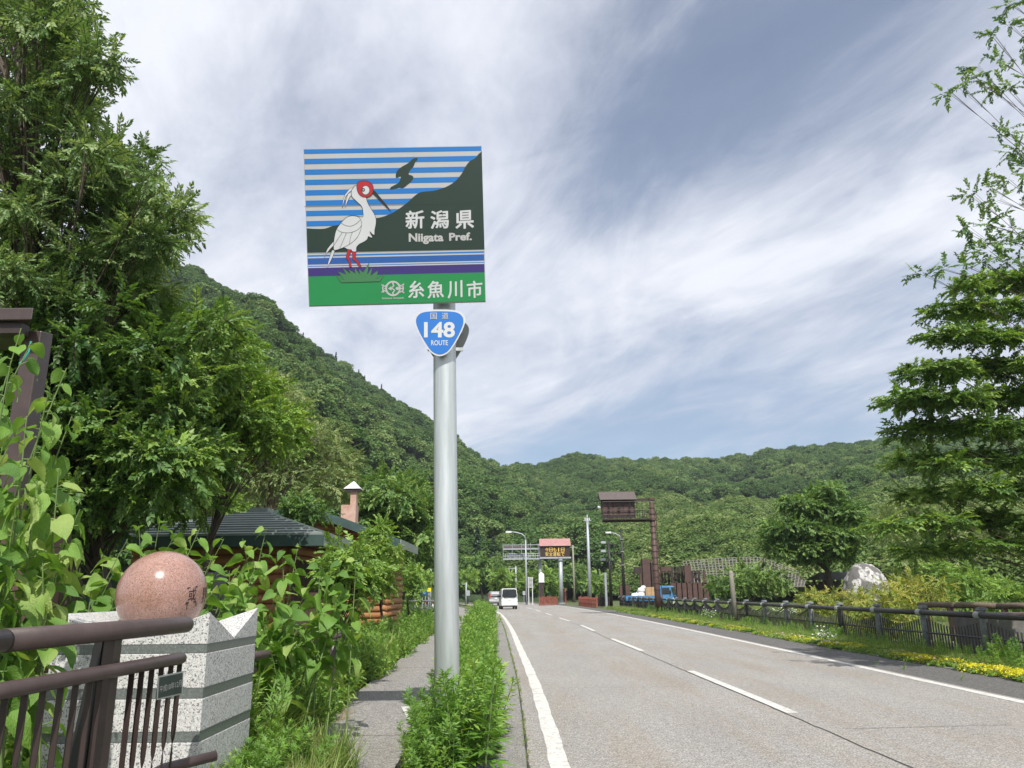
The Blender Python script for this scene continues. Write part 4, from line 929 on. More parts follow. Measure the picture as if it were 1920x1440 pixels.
def gable_cabin():
    T = thing('log_cabin', 'second log cabin with a sloping green roof edge and tall pink chimney behind the first', 'cabin', (-6, 26, 0))
    Yg = 24.; A = P(560, 945, Yg); E_ = P(750, 1013, Yg); E2 = P(776, 1031, 28.2); E_.z = (E_.z + E2.z) / 2
    slope = (A.z - E_.z) / (A.x - E_.x); xr = P(560, 945, Yg).x
    Lx = 2 * xr - E_.x
    rt = lambda x: A.z - abs(x - xr) * abs(slope)
    for sgn, xe in ((1, E_.x), (-1, Lx)):
        n = 9
        for i in range(n):
            xa, xb = xr + (xe - xr) * i / n, xr + (xe - xr) * (i + 1.1) / n if i < n - 1 else xe
            b = MB(); b.hexa([(min(xa, xb), Yg, rt(min(xa, xb))), (max(xa, xb), Yg, rt(max(xa, xb))), (max(xa, xb), 28.2, rt(max(xa, xb))), (min(xa, xb), 28.2, rt(min(xa, xb))),
                          (min(xa, xb), Yg, rt(min(xa, xb)) + .05), (max(xa, xb), Yg, rt(max(xa, xb)) + .05), (max(xa, xb), 28.2, rt(max(xa, xb)) + .05), (min(xa, xb), 28.2, rt(min(xa, xb)) + .05)]) ; b.build('roof_course', M['roof_green'], T)
        b = MB(); b.hexa([(min(xr, xe), Yg - .05, rt(min(xr, xe)) - .2), (max(xr, xe), Yg - .05, rt(max(xr, xe)) - .2), (max(xr, xe), Yg - .004, rt(max(xr, xe)) - .2), (min(xr, xe), Yg - .004, rt(min(xr, xe)) - .2),
                          (min(xr, xe), Yg - .05, rt(min(xr, xe)) + .07), (max(xr, xe), Yg - .05, rt(max(xr, xe)) + .07), (max(xr, xe), Yg - .004, rt(max(xr, xe)) + .07), (min(xr, xe), Yg - .004, rt(min(xr, xe)) + .07)]); b.build('rake_board', M['fascia'], T)
        b = MB(); s_ = 1 if sgn > 0 else -1; b.box2((xe + s_ * .003, Yg, rt(xe) - .2), (xe + s_ * .045, 28.2, rt(xe) + .06)); b.build('fascia', M['fascia_pale'], T)
    wx = P(751, 1060, 27.9).x; wl = 2 * xr - wx
    z = .1
    while z < rt(wx) - .1:
        q = MB(); q.tube([(wl, 24.6, z), (wx + .1, 24.6, z)], .1, 8); q.build('log', M['log'], T, True)
        q = MB(); q.tube([(wx, 24.5, z + .02), (wx, 28., z + .02)], .1, 8); q.build('log', M['log'], T, True); z += .19
    while z < A.z - .3:
        hw = (A.z - z) / abs(slope) - .15; q = MB(); q.tube([(xr - hw, 24.6, z), (xr + hw, 24.6, z)], .1, 8); q.build('log', M['log'], T, True); z += .19
    b = MB(); b.box2((wl, 24.65, 0), (wx - .05, 28, rt(wx) - .15)); b.build('inner_wall', M['door'], T)
    # chimney
    c = P(658, 950, 25.6); wd = 27 / FPX * 25.6; zt = P(660, 922, 25.6).z; zc = P(663, 902, 25.6).z
    b = MB(); b.box2((c.x - wd / 2 - .03, 25.6 - wd / 2, 2.0), (c.x + wd / 2 - .03, 25.6 + wd / 2, P(660, 948, 25.6).z)); ch = b.build('chimney', M['brick'], T)
    b = MB(); b.box2((c.x + .0, 25.6 - wd * .3, P(660, 948, 25.6).z), (c.x + wd * .5 - .05, 25.6 + wd * .3, zt)); b.build('flue', M['brick'], ch)
    cx_ = P(663, 918, 25.6).x; b = MB(); b.box2((cx_ - .24, 25.36, zt + .0), (cx_ + .24, 25.84, zt + .07)); b.build('flue_collar', M['brown_dark'], ch)
    b = MB(); h = .28; b.add([(cx_ - h, 25.6 - h, zt + .073), (cx_ + h, 25.6 - h, zt + .073), (cx_ + h, 25.6 + h, zt + .073), (cx_ - h, 25.6 + h, zt + .073), (cx_, 25.6, zc)], [(3, 2, 1, 0), (0, 1, 4), (1, 2, 4), (2, 3, 4), (3, 0, 4)]); b.build('chimney_cap', M['tin'], ch)
gable_cabin()

# ------------------------------------------------------------------ brown roofed notice shelter at the left edge
def shelter():
    Y = 6.3; T = thing('notice_shelter', 'brown steel roofed notice shelter half hidden by leaves at the left edge', 'shelter', (P(20, 900, Y).x, Y, 0))
    a = P(61, 590, Y); zt = P(40, 573, Y).z; zb = P(40, 600, Y).z; l = a.x - 2.6
    b = MB(); b.hexa([(l, Y, zb), (a.x, Y, zb), (a.x - .85, Y + 1.2, zb + .12), (l, Y + 1.2, zb + .12), (l, Y, zt), (a.x, Y, zt - .02), (a.x - .85, Y + 1.2, zt + .12), (l, Y + 1.2, zt + .12)]); b.build('roof', M['brown_steel'], T, bevel=.01)
    b = MB(); b.box2((l, Y + .05, zb - .10), (a.x - .12, Y + .17, zb - .003)); b.build('roof_beam', M['brown_dark'], T)
    for xp in (32, -190):
        x = P(xp, 650, Y).x; b = MB(); b.hexa([(x - .10, Y + .2, 0), (x + .06, Y + .2, 0), (x + .06, Y + .38, 0), (x - .10, Y + .38, 0), (x - .10, Y + .2, zb - .03), (x + .06, Y + .2, zb - .03), (x + .06, Y + .38, zb), (x - .10, Y + .38, zb)]); b.build('post', M['brown_steel'], T, bevel=.01)
    Y2 = Y + .15; xr = P(74, 1100, Y2).x; z1 = P(50, 985, Y2).z; z0 = P(50, 1178, Y2).z
    for i in range(3):
        xb = xr - i * .42; b = MB(); b.box2((xb - .40, Y2, .45), (xb, Y2 + .3, z1)); pn = b.build('cabinet_door', M['brown_far'], T, bevel=.008)
        b = MB(); b.box2((xb - .09, Y2 - .03, P(60, 1143, Y2).z), (xb - .01, Y2 - .002, P(60, 1131, Y2).z)); b.build('latch', M['brown_dark'], pn)
    b = MB(); b.box2((xr - 2.2, Y2 + .302, .3), (xr + .0, Y2 + .36, z1 + .1)); b.build('back_panel', M['brown_dark'], T)
    b = MB(); b.tube([P(58, 640, 5.2), P(54, 660, 5.2), P(44, 675, 5.2), P(36, 682, 5.2)], .006, 6); b.build('cord', M['teal'], T)
shelter()

# ------------------------------------------------------------------ barriers and boards beyond the cabins
def barrier():
    T = thing('pipe_barrier', 'x', 'barrier', (0, 0, 0), 'red and white pipe barriers by the cabins')
    w_, h = 1.55, .82
    b = MB(); b.tube([(-w_ / 2, 0, 0), (-w_ / 2, 0, h - .2)], .045, 8); b.build('pipe', M['white'], T, True)
    b = MB(); b.tube([(-w_ / 2, 0, h - .2), (-w_ / 2 + .05, 0, h - .06), (-w_ / 2 + .2, 0, h)], .045, 8); b.build('bend', M['orange'], T, True)
    b = MB(); b.tube([(-w_ / 2 + .2, 0, h), (w_ / 2 - .2, 0, h)], .045, 8); b.build('pipe', M['white'], T, True)
    b = MB(); b.tube([(w_ / 2, 0, h - .2), (w_ / 2 - .05, 0, h - .06), (w_ / 2 - .2, 0, h)], .045, 8); b.build('bend', M['orange'], T, True)
    b = MB(); b.tube([(w_ / 2, 0, 0), (w_ / 2, 0, h - .2)], .045, 8); b.build('pipe', M['white'], T, True)
    b = MB(); b.tube([(-w_ / 2, 0, .38), (w_ / 2, 0, .38)], .035, 8); b.build('pipe', M['white'], T, True)
    return T
ba = barrier(); ba['label'] = 'white and red pipe barrier nearest the cabin wall'; Yb_ = 46
def gz(px, Y, z=0): q = P(px, 1130, Y); return (q.x, Y, z)
ba.location = gz(775, Yb_, .25)
copy_thing(ba, gz(803, Yb_, .25), 0, 'white and red pipe barrier just left of the tall grey post')
copy_thing(ba, gz(835, Yb_ + 3, .25), .3, 'white and red pipe barrier mostly hidden behind the tall grey post')
T = thing('notice_board', 'blue notice board with white lines behind the pipe barriers', 'board', gz(795, 50))
b = MB(); z0, z1 = P(795, 1116, 50).z, P(795, 1100, 50).z; x0_, x1_ = P(789, 1105, 50).x, P(800.5, 1105, 50).x; b.box2((x0_, 50, z0), (x1_, 50.06, z1)); bd = b.build('board', S['shield'], T)
for i in range(3):
    b = MB(); b.box2((x0_ + .06, 49.99, z1 - .16 - i * .14), (x1_ - .08 - .1 * (i == 1), 49.998, z1 - .10 - i * .14)); b.build('text_line', S['white'], bd)
b = MB(); b.cyl((x0_ + .1, 50.09), .03, 0, z0, 6); b.cyl((x1_ - .1, 50.09), .03, 0, z0, 6); b.build('leg', M['galv_far'], T)
T = thing('notice_board', 'yellow notice board beside the blue one and the lamp post', 'board', gz(805, 51))
b = MB(); x0_, x1_ = P(799.5, 1105, 51).x, P(808, 1105, 51).x; b.box2((x0_, 51, P(1, 1122, 51).z + .1), (x1_, 51.06, P(800, 1097, 51).z)); b.build('board', M['sign_blue2'], T)
b = MB(); b.cyl(((x0_ + x1_) / 2, 51.1), .04, 0, 2, 6); b.build('leg', M['galv_far'], T)

# ------------------------------------------------------------------ lamps and poles
def pole_thing(name, label, cat, px_, ytop, Y, r0, r1, mt, group=None):
    q = P(px_, ytop, Y); T = thing(name, label, cat, (q.x, Y, 0), group)
    b = MB(); b.tube([(q.x, Y, 0), (q.x, Y, q.z * .5), (q.x, Y, q.z)], [r0, (r0 + r1) / 2, r1], 10); b.build('pole', mt, T, True); return T, q
T, q = pole_thing('street_lamp', 'slender grey street lamp curving behind the tall sign post', 'street lamp', 808, 1050, 52, .07, .05, M['galv_far'])
b = MB(); b.tube([q, P(809, 1042, 52), P(813, 1035, 52), P(822, 1031, 52), P(836, 1029, 52)], .045, 8); b.build('arm', M['galv_far'], T, True)
b = MB(); b.box(P(842, 1029, 52), (.6, .22, .12), bev=.05); b.build('lamp_head', M['galv_far'], T)
T, q = pole_thing('street_lamp', 'grey street lamp with an arm curving left above the gantry walkway', 'street lamp', 985.5, 1012, 98, .13, .09, M['galv_far'])
b = MB(); b.tube([q, P(984, 1006, 98), P(978, 1001, 98), P(966, 998, 98), P(957, 997.5, 98)], .07, 8); b.build('arm', M['galv_far'], T, True)
b = MB(); c = P(953.5, 997.5, 98); b.box(c, (.75, .3, .22), bev=.1); b.build('lamp_head', M['white'], T)
T, q = pole_thing('street_lamp', 'black pole carrying a grey lamp on an arm curving left beside the brown gantry column', 'street lamp', 1164.5, 992, 74, .17, .09, M['black'])
b = MB(); b.tube([P(1165, 1011, 74), P(1162, 1005, 74), P(1155, 1001, 74), P(1146, 999, 74)], .05, 8); b.build('arm', M['galv_far'], T, True)
b = MB(); b.box(P(1140.5, 998.5, 74), (.55, .25, .16), bev=.08); b.build('lamp_head', M['white'], T)
for yy_ in (1012, 1035, 1060):
    b = MB(); c = P(1166, yy_, 74); b.cyl((q.x, 74), .19, c.z, c.z + .06, 10); b.build('band', M['galv_far'], T)
T, q = pole_thing('utility_pole', 'black pole with crossarms and floodlights behind the far end of the grey fence', 'pole', 1141, 1014, 76, .16, .10, M['black'])
for k_, yy_ in enumerate((1021, 1037, 1053)):
    c = P(1143, yy_, 76); b = MB(); b.box(c, (1.2, .1, .1)); b.build('crossarm', M['black'], T)
    b = MB(); b.box(P(1131, yy_ - 4, 76), (.5, .3, .22), bev=.06); b.build('floodlight', M['galv_far'], T)
b = MB(); b.cyl((q.x - .45, 76), .12, 0, 3.2, 8); b.build('conduit', M['galv_far'], T)
T, q = pole_thing('utility_pole', 'tall pale grey pole with wires between the message sign and the brown gantry', 'pole', 1101, 971, 88, .22, .13, M['galv_far'])
b = MB(); c = P(1101, 976, 88); b.box(c, (.9, .1, .1)); b.build('crossarm', M['galv_far'], T)
for a_ in (P(1097, 975, 88), P(1101, 970, 88), P(1105, 975, 88)):
    b = MB(); b.tube([a_, a_ + Vector((0, 0, .25))], .06, 6); b.build('insulator', M['white'], T)
b = MB(); b.tube([P(1101, 975, 88), P(1112, 1040, 80), P(1122, 1080, 76)], .012, 4); b.tube([P(1101, 975, 88), P(1080, 1010, 100), P(1070, 1022, 110)], .012, 4); b.build('wire', M['black'], T)
b = MB(); b.tube([P(1119.5, 1063, 78), P(1122, 1077, 78)], .1, 8); b.build('splice_box', M['black'], T)
T, q = pole_thing('utility_pole', 'weathered pole just right of the lit message sign among the trees', 'pole', 1074, 1022, 112, .16, .10, M['stake'])
b = MB(); b.box(P(1074, 1026, 112), (1.3, .1, .1)); b.build('crossarm', M['stake'], T)
T, q = pole_thing('utility_pole', 'short grey pole with small devices left of the cars beyond the hedge', 'pole', 874, 1092, 96, .1, .08, M['galv_far'])
b = MB(); b.box(P(871, 1095, 96), (.7, .1, .08)); b.box(P(878, 1112, 96), (.4, .3, .6)); b.build('device', M['galv_far'], T)
T, q = pole_thing('utility_pole', 'short grey pole with a sideways device in front of dark trees above the white van', 'pole', 967, 1062, 118, .16, .12, M['galv_far'])
b = MB(); b.box(P(960, 1066, 118), (1.4, .12, .12)); b.box(P(955, 1074, 118), (.12, .12, 1.2)); b.box(P(967, 1078, 118), (1., .2, .12)); b.build('device', M['galv_far'], T)

# brown cantilever gantry seen from behind
def gantry():
    Y = 52; top = P(1221.5, 942, Y); T = thing('sign_gantry', 'dark brown steel column holding a roofed road sign board, seen from behind', 'gantry', (P(1234, 1120, Y).x, Y, 0))
    bx = P(1233, 1120, Y).x; b = MB(); b.tube([(bx + .05, Y, 0), (bx, Y, 1.5), (top.x, Y, top.z)], [.21, .20, .165], 16); b.build('column', M['brown_far'], T, True)
    b = MB(); b.tube([top, P(1220.8, 935, Y)], [.19, .01], 16); b.build('column_cap', M['alu'], T)
    for i in range(14):
        t = i / 14; c = Vector((bx, Y, 1.5)).lerp(top, t); b = MB(); b.tube([c, c + Vector((0, 0, .05))], .215 - .03 * t, 14); b.build('hoop', M['brown_dark'], T)
    b = MB(); b.tube([(bx + .3, Y, 1), (top.x + .25, Y, top.z - .6)], .03, 6); b.build('conduit', M['brown_far'], T)
    xl, xr = P(1125, 950, Y).x, P(1190, 950, Y).x
    zr1, zr0, zb = P(1160, 922, Y).z, P(1160, 938, Y).z, P(1160, 971, Y).z
    b = MB(); b.hexa([(xl - .03, Y - .45, zr0), (xr + .12, Y - .45, zr0), (xr + .12, Y + .45, zr0), (xl - .03, Y + .45, zr0), (xl - .1, Y - .04, zr1), (xr, Y - .04, zr1), (xr, Y + .04, zr1), (xl - .1, Y + .04, zr1)]); b.build('roof', M['brown_steel'], T)
    b = MB(); b.box2((xl + .07, Y - .05, zb), (xr, Y + .1, zr0 - .003)); b.build('sign_back', M['brown_dark'], T)
    wd = (xr - xl - .45) / 3
    for i in range(3):
        xa = xl + .2 + i * (wd + .06); b = MB(); b.box2((xa, Y - .075, zb + .15), (xa + wd, Y - .052, zr0 - .25)); b.build('back_panel', M['brown_far'], T)
        b = MB(); b.box2((xa + wd * .45, Y - .4, zb + .6), (xa + wd * .75, Y - .2, zb + .72)); b.build('lamp', M['black'], T)
    zw = P(1160, 974, Y).z; xq = P(1219, 970, Y).x
    b = MB(); b.box2((xl + .12, Y - .65, zw - .07), (xq, Y - .1, zw)); b.build('walkway', M['brown_dark'], T)
    for zz_ in (zw + .55, zw + .28):
        b = MB(); b.tube([(xl + .12, Y - .62, zz_), (xq - .2, Y - .62, zz_)], .022, 6); b.build('guard_rail', M['brown_dark'], T)
    n = 11
    for i in range(n):
        x = xl + .12 + (xq - .3 - xl) * i / (n - 1); b = MB(); b.tube([(x, Y - .62, zw), (x, Y - .62, zw + .55)], .02, 6); b.build('guard_post', M['brown_dark'], T)
    b = MB(); b.tube([(xl + .1, Y - .62, zw + 1.12), (xq, Y - .62, zw + 1.12)], .02, 6)
    for x in (xl + .12, xl + .55, xr - .4, xr + .05, xr + .4): b.tube([(x, Y - .62, zw), (x, Y - .62, zw + 1.12)], .018, 6)
    b.build('cage', M['brown_dark'], T)
    b = MB(); b.beam((xr - .1, Y, zr0 + .02), (top.x, Y, zr0 + .02), .14, .14); b.build('upper_arm', M['brown_dark'], T)
    b = MB(); b.beam((xl + .1, Y, zw - .12), (top.x, Y, zw - .12), .14, .12); b.build('lower_arm', M['brown_dark'], T)
    for zz_ in (zr0 - .05, zw - .1):
        b = MB(); b.tube([(top.x, Y, zz_), (top.x, Y, zz_ + .16)], .25, 14); b.build('flange', M['brown_far'], T)
    c = P(1123.5, 951, Y); b = MB(); b.lathe(c, [(.001, -.12), (.1, -.08), (.13, 0), (.09, .08), (.001, .11)], 10); b.build('warning_lamp', M['sheet_white'], T, True)
gantry()

# lit message sign and grey gantry far down the road
def message_sign():
    Y = 100; T = thing('message_sign', 'electronic message sign with amber characters under a pink gabled roof on a grey column', 'road sign', (P(1052, 1130, Y).x, Y, 0))
    x0_, x1_ = P(1013, 1030, Y).x, P(1068, 1030, Y).x; z1, z0 = P(1040, 1024, Y).z, P(1040, 1044.5, Y).z; zt = P(1040, 1010, Y).z
    b = MB(); b.box2((x0_, Y - .35, z0), (x1_, Y + .35, z1)); pn = b.build('display', M['led_panel'], T)
    b = MB(); b.hexa([(x0_ - .12, Y - .6, z1 + .003), (x1_ + .12, Y - .6, z1 + .003), (x1_ + .12, Y + .6, z1 + .003), (x0_ - .12, Y + .6, z1 + .003), (x0_ - .12, Y - .05, zt), (x1_ + .08, Y - .05, zt), (x1_ + .08, Y + .05, zt), (x0_ - .12, Y + .05, zt)]); b.build('roof', M['red_roof'], T)
    mp = lambda x, y, off: P(x, y, Y - .36 - off)
    for s_, yy_ in (('今日も1日', 1026.8), ('安全運転で', 1035.2)):
        for i, ch in enumerate(s_): lettering('lit_character', ch, [(1022.2 + i * 7.4, yy_), (1028.6 + i * 7.4, yy_), (1028.6 + i * 7.4, yy_ + 7.4), (1022.2 + i * 7.4, yy_ + 7.4)] if ch != '1' else [(1024.5 + i * 7.4, yy_), (1026 + i * 7.4, yy_), (1026 + i * 7.4, yy_ + 7.4), (1024.5 + i * 7.4, yy_ + 7.4)], M['led'], 1, 0, pn, mp)
    b = MB(); b.box2((P(1000, 1, Y).x * 0 + x0_ - .1, Y - .4, z0 - .2), (x1_ + .15, Y + .4, z0 - .003)); b.build('deck', M['galv_far'], T)
    c = P(1051, 1050, Y).x; b = MB(); b.tube([(P(1052.5, 1130, Y).x, Y, 0), (c, Y, z0 - .2)], [.28, .25], 14); b.build('column', M['galv_far'], T, True)
    b = MB(); b.cyl((P(1053, 1130, Y).x, Y), .5, 0, .12, 12); b.build('base_plate', M['galv_far'], T)
    b = MB(); b.cyl((c, Y), .38, z0 - .45, z0 - .2, 12); b.build('column_head', M['galv_far'], T)
    T = thing('sign_gantry', 'grey steel gantry with a railed walkway and brown roof left of the lit message sign', 'gantry', (P(1012, 1110, Y).x, Y + .6, 0))
    Y2 = Y + .8; c = P(1011.5, 1020, Y2); b = MB(); b.tube([(P(1014, 1115, Y2).x, Y2, 0), c], [.24, .2], 12); b.build('column', M['galv_far'], T, True)
    xl, xr = P(943.5, 1040, Y2).x, P(992, 1040, Y2).x; xe = c.x
    b = MB(); za, zb = P(960, 1029, Y2).z, P(960, 1023.5, Y2).z; b.hexa([(xl, Y2 - .8, za), (xr, Y2 - .8, za), (xr, Y2 + .6, za), (xl, Y2 + .6, za), (xl, Y2 - .1, zb), (xr, Y2 - .1, zb), (xr, Y2, zb), (xl, Y2, zb)]); b.build('roof', M['brown_steel'], T)
    b = MB(); b.box2((xl + .3, Y2 - .1, P(1, 1044, Y2).z), (xr, Y2 + .1, za - .003)); b.build('sign_back', M['brown_dark'], T)
    b = MB(); b.box2((xl, Y2 - .9, P(960, 1031.5, Y2).z), (xe, Y2 - .75, P(960, 1029, Y2).z)); b.build('upper_beam', M['galv_far'], T)
    b = MB(); b.box2((xl, Y2 - .95, P(960, 1050, Y2).z), (xe, Y2 - .2, P(960, 1047.5, Y2).z)); b.build('walkway', M['galv_far'], T)
    zw = P(960, 1047.5, Y2).z; zh_ = P(960, 1039, Y2).z
    for zz_ in (zh_, (zw + zh_) / 2, P(1, 1034.5, Y2).z):
        b = MB(); b.tube([(xl, Y2 - .92, zz_), (xe, Y2 - .92, zz_)], .035, 5); b.build('guard_rail', M['galv_far'], T)
    for i in range(17):
        x = xl + (xe - xl) * i / 16; b = MB(); b.tube([(x, Y2 - .92, zw), (x, Y2 - .92, P(1, 1031, Y2).z if i % 4 == 0 else zh_)], .035, 5); b.build('guard_post', M['galv_far'], T)
    for i in range(4):
        xa = xl + .6 + i * .68; b = MB(); b.box2((xa, Y2 - .16, zh_ - .5), (xa + .6, Y2 - .12, zh_ + .05)); b.build('light_panel', M['galv_far'], T)
message_sign()
T = thing('roofed_marker', 'white capped marker on a dark brown pillar below the grey gantry column', 'marker', (P(1015, 1115, 97).x, 97, 0)); q = P(1015, 1080, 97)
b = MB(); b.box2((q.x - .28, 96.7, 0), (q.x + .28, 97.3, P(1, 1092, 97).z)); b.build('pillar', M['brown_dark'], T)
zc_ = P(1015, 1092.2, 97).z; zk_ = P(1015, 1077, 97).z; b = MB(); b.box2((q.x - .33, 96.6, zc_), (q.x + .33, 97.4, zk_)); b.build('housing', M['sheet_white'], T)
b = MB(); b.add([(q.x - .33, 96.6, zk_ + .003), (q.x + .33, 96.6, zk_ + .003), (q.x + .33, 97.4, zk_ + .003), (q.x - .33, 97.4, zk_ + .003), (q.x, 97, zk_ + .3)], [(0, 1, 4), (1, 2, 4), (2, 3, 4), (3, 0, 4), (3, 2, 1, 0)]); b.build('cap', M['sheet_white'], T)
T = thing('lattice_sign', 'back of a pale lattice-framed road sign on two poles right of the lamp post', 'road sign', (P(994, 1115, 95).x, 95, 0))
xa, xb = P(989.5, 1, 95).x, P(999.5, 1, 95).x; xa, xb = P(989.5, 1100, 95).x, P(999.5, 1100, 95).x
for x in (xa + .1, xb - .08):
    b = MB(); b.cyl((x, 95), .05, 0, P(994, 1082, 95).z, 8); b.build('post', M['white'], T)
for i in range(9):
    z = P(994, 1083 + i * 2.3, 95).z; b = MB(); b.box2((xa, 94.9, z - .03), (xb, 94.95, z + .03)); b.build('slat', M['white'], T)
T = thing('control_box', 'small grey control box on a thin post left of the lattice sign', 'box', (P(981, 1115, 95).x, 95, 0)); q = P(982.5, 1112, 95)
b = MB(); b.box(q, (.32, .2, .45)); b.build('box', M['galv_far'], T); b = MB(); b.cyl((q.x, q.y), .04, 0, q.z - .22, 6); b.build('post', M['galv_far'], T)
T = thing('red_bollard', 'squat brown red marker box right of the message sign column', 'marker', (P(1058.5, 1115, 104).x, 104, 0)); q = P(1058.5, 1109, 104)
b = MB(); b.box((q.x, 104, .9), (.38, .3, 1.8)); b.build('body', M['red_wood'], T); b = MB(); b.box((q.x, 104, 1.83), (.46, .38, .06)); b.build('cap', M['red_roof'], T)

def stakes(label, a, b_, Ya, Yb2, n, mt=M['red_wood']):
    T = thing('stake_fence', label, 'fence', (P(a, 1130, Ya).x, Ya, 0), 'red wooden stake fences by the bend')
    p, q = P(a, 1130, Ya), P(b_, 1130, Yb2)
    for i in range(n):
        c = p.lerp(q, i / (n - 1)); b = MB(); h = .95 + r_.uniform(-.05, .05); b.box((c.x, c.y, h / 2), (.13, .07, h), r_.uniform(-.2, .2)); b.build('stake', mt, T)
    for z in (.35, .72):
        b = MB(); b.beam((p.x, p.y + .06, z), (q.x, q.y + .06, z), .04, .07); b.build('rail', mt, T)
    return T
stakes('red wooden stake fence left of the message sign column', 1012, 1045, 88, 91, 13)
stakes('red wooden stake fence right of the message sign column', 1086, 1119, 84, 72, 13)
stakes('dark wooden stake fence leading to the start of the grey guard rail', 1122, 1143, 80, 78, 11, M['brown_dark'])

# ------------------------------------------------------------------ vehicles
def wheel(T, x, y, r_w, w_=.16):
    b = MB(); b.tube([(x - w_ / 2, y, r_w), (x + w_ / 2, y, r_w)], r_w, 18); o = b.build('wheel', M['tyre'], T, True)
    b = MB(); b.tube([(x - w_ / 2 - .006, y, r_w), (x + w_ / 2 + .006, y, r_w)], r_w * .6, 14); b.build('rim', M['alu'], o)
def loft_car(T, secs, mt, name='body'):
    # secs: (y, half width bottom, half width top, z bottom, z belt, z top)
    b = MB(); V = []; F = []; n = 10
    for y, wb, wt, zb, zm, zt in secs:
        V += [(-wb * .92, y, zb), (-wb, y, zb + .12), (-wb, y, zm), (-wt, y, zt - .09), (-wt * .82, y, zt), (wt * .82, y, zt), (wt, y, zt - .09), (wb, y, zm), (wb, y, zb + .12), (wb * .92, y, zb)]
    k = len(secs)
    for i in range(k - 1):
        for j in range(n): F.append((i * n + j, i * n + (j + 1) % n, (i + 1) * n + (j + 1) % n, (i + 1) * n + j))
    F += [tuple(range(n))[::-1], tuple(range((k - 1) * n, k * n))]; b.add(V, F); return b.build(name, mt, T, False, .03, 3)
def van():
    T = thing('parked_van', 'tall white box-shaped van driving away, its dark rear window facing the camera', 'van')
    T.name = 'minivan'; BASE['minivan'] = BASE['parked_van']
    loft_car(T, [(0, .735, .66, .32, .98, 1.74), (.08, .74, .68, .28, .98, 1.80), (1.2, .74, .69, .28, .98, 1.83), (2.3, .74, .66, .28, .98, 1.78), (2.75, .73, .60, .28, .98, 1.30), (3.3, .68, .55, .32, .85, 1.02)], M['car_white'])
    b = MB(); b.add([(-.66, -.035, 1.12), (.66, -.035, 1.12), (.62, -.035, 1.70), (-.62, -.035, 1.70), (-.5, -.035, 1.00), (.5, -.035, 1.00)], [(0, 1, 2, 3), (0, 4, 5, 1)]); b.build('rear_window', M['glass'], T)
    for s_ in (-1, 1):
        b = MB(); b.box2((s_ * .742, .5, 1.05), (s_ * .752, 2.5, 1.55)); b.build('side_window', M['glass'], T)
        b = MB(); b.box2((s_ * .62, -.03, .95), (s_ * .735, .06, 1.32)); b.build('tail_light', M['alu'], T)
        b = MB(); b.box2((s_ * .66, -.04, .52), (s_ * .72, -.012, .68)); b.build('reflector', M['tail_red'], T)
        b = MB(); b.box((s_ * .83, 2.35, 1.12), (.14, .1, .2), bev=.02); b.build('mirror', M['black'], T)
        wheel(T, s_ * .64, .55, .28); wheel(T, s_ * .64, 2.85, .28)
    b = MB(); b.box2((-.72, -.07, .33), (.72, .0, .62)); b.build('bumper', M['car_white'], T, bevel=.03)
    b = MB(); b.box2((-.55, -.03, .22), (.55, .3, .325)); b.build('underbody', M['black'], T)
    b = MB(); b.box2((-.165, -.05, .82), (.165, -.018, .95)); b.build('number_plate', M['sheet_white'], T)
    b = MB(); b.box2((-.5, -.035, .965), (.5, -.012, 1.0)); b.build('garnish', M['alu'], T)
    b = MB(); b.box2((-.55, -.06, 1.76), (.55, .12, 1.80)); b.build('roof_spoiler', M['car_white'], T, bevel=.01)
    return T
v_ = van(); q = PG(955.5, 1142.5); v_.location = (q.x, q.y, 0); v_.rotation_euler = (0, 0, .10)
def suv():
    T = thing('hatchback', 'silver estate car with red tail lights driving ahead of the white van', 'car')
    loft_car(T, [(0, .78, .58, .35, .95, 1.38), (.15, .84, .62, .28, .95, 1.56), (1.4, .86, .64, .28, .95, 1.62), (2.3, .86, .60, .28, .95, 1.55), (3.0, .85, .6, .28, .92, 1.05), (4.2, .78, .6, .32, .75, .85)], M['car_silver'])
    b = MB(); b.add([(-.60, -.03, .98), (.60, -.03, .98), (.53, .07, 1.42), (-.53, .07, 1.42)], [(0, 1, 2, 3)]); b.build('rear_window', M['glass'], T)
    for s_ in (-1, 1):
        b = MB(); b.box2((s_ * .62, -.045, .88), (s_ * .79, .08, 1.32)); b.build('tail_light', M['tail_red'], T)
        b = MB(); b.box2((s_ * .862, .6, 1.0), (s_ * .87, 2.6, 1.38)); b.build('side_window', M['glass'], T)
        wheel(T, s_ * .74, .75, .32, .2); wheel(T, s_ * .74, 3.3, .32, .2)
    b = MB(); b.box2((-.80, -.09, .38), (.80, 0, .66)); b.build('bumper', M['car_silver'], T, bevel=.03)
    b = MB(); b.box2((-.7, -.06, .26), (.7, .2, .375)); b.build('underbody', M['black'], T)
    b = MB(); b.box2((-.165, -.05, .75), (.165, -.02, .88)); b.build('number_plate', M['sheet_white'], T)
    return T
v_ = suv(); q = PG(930, 1136); v_.location = (q.x, q.y, 0); v_.rotation_euler = (0, 0, .16)
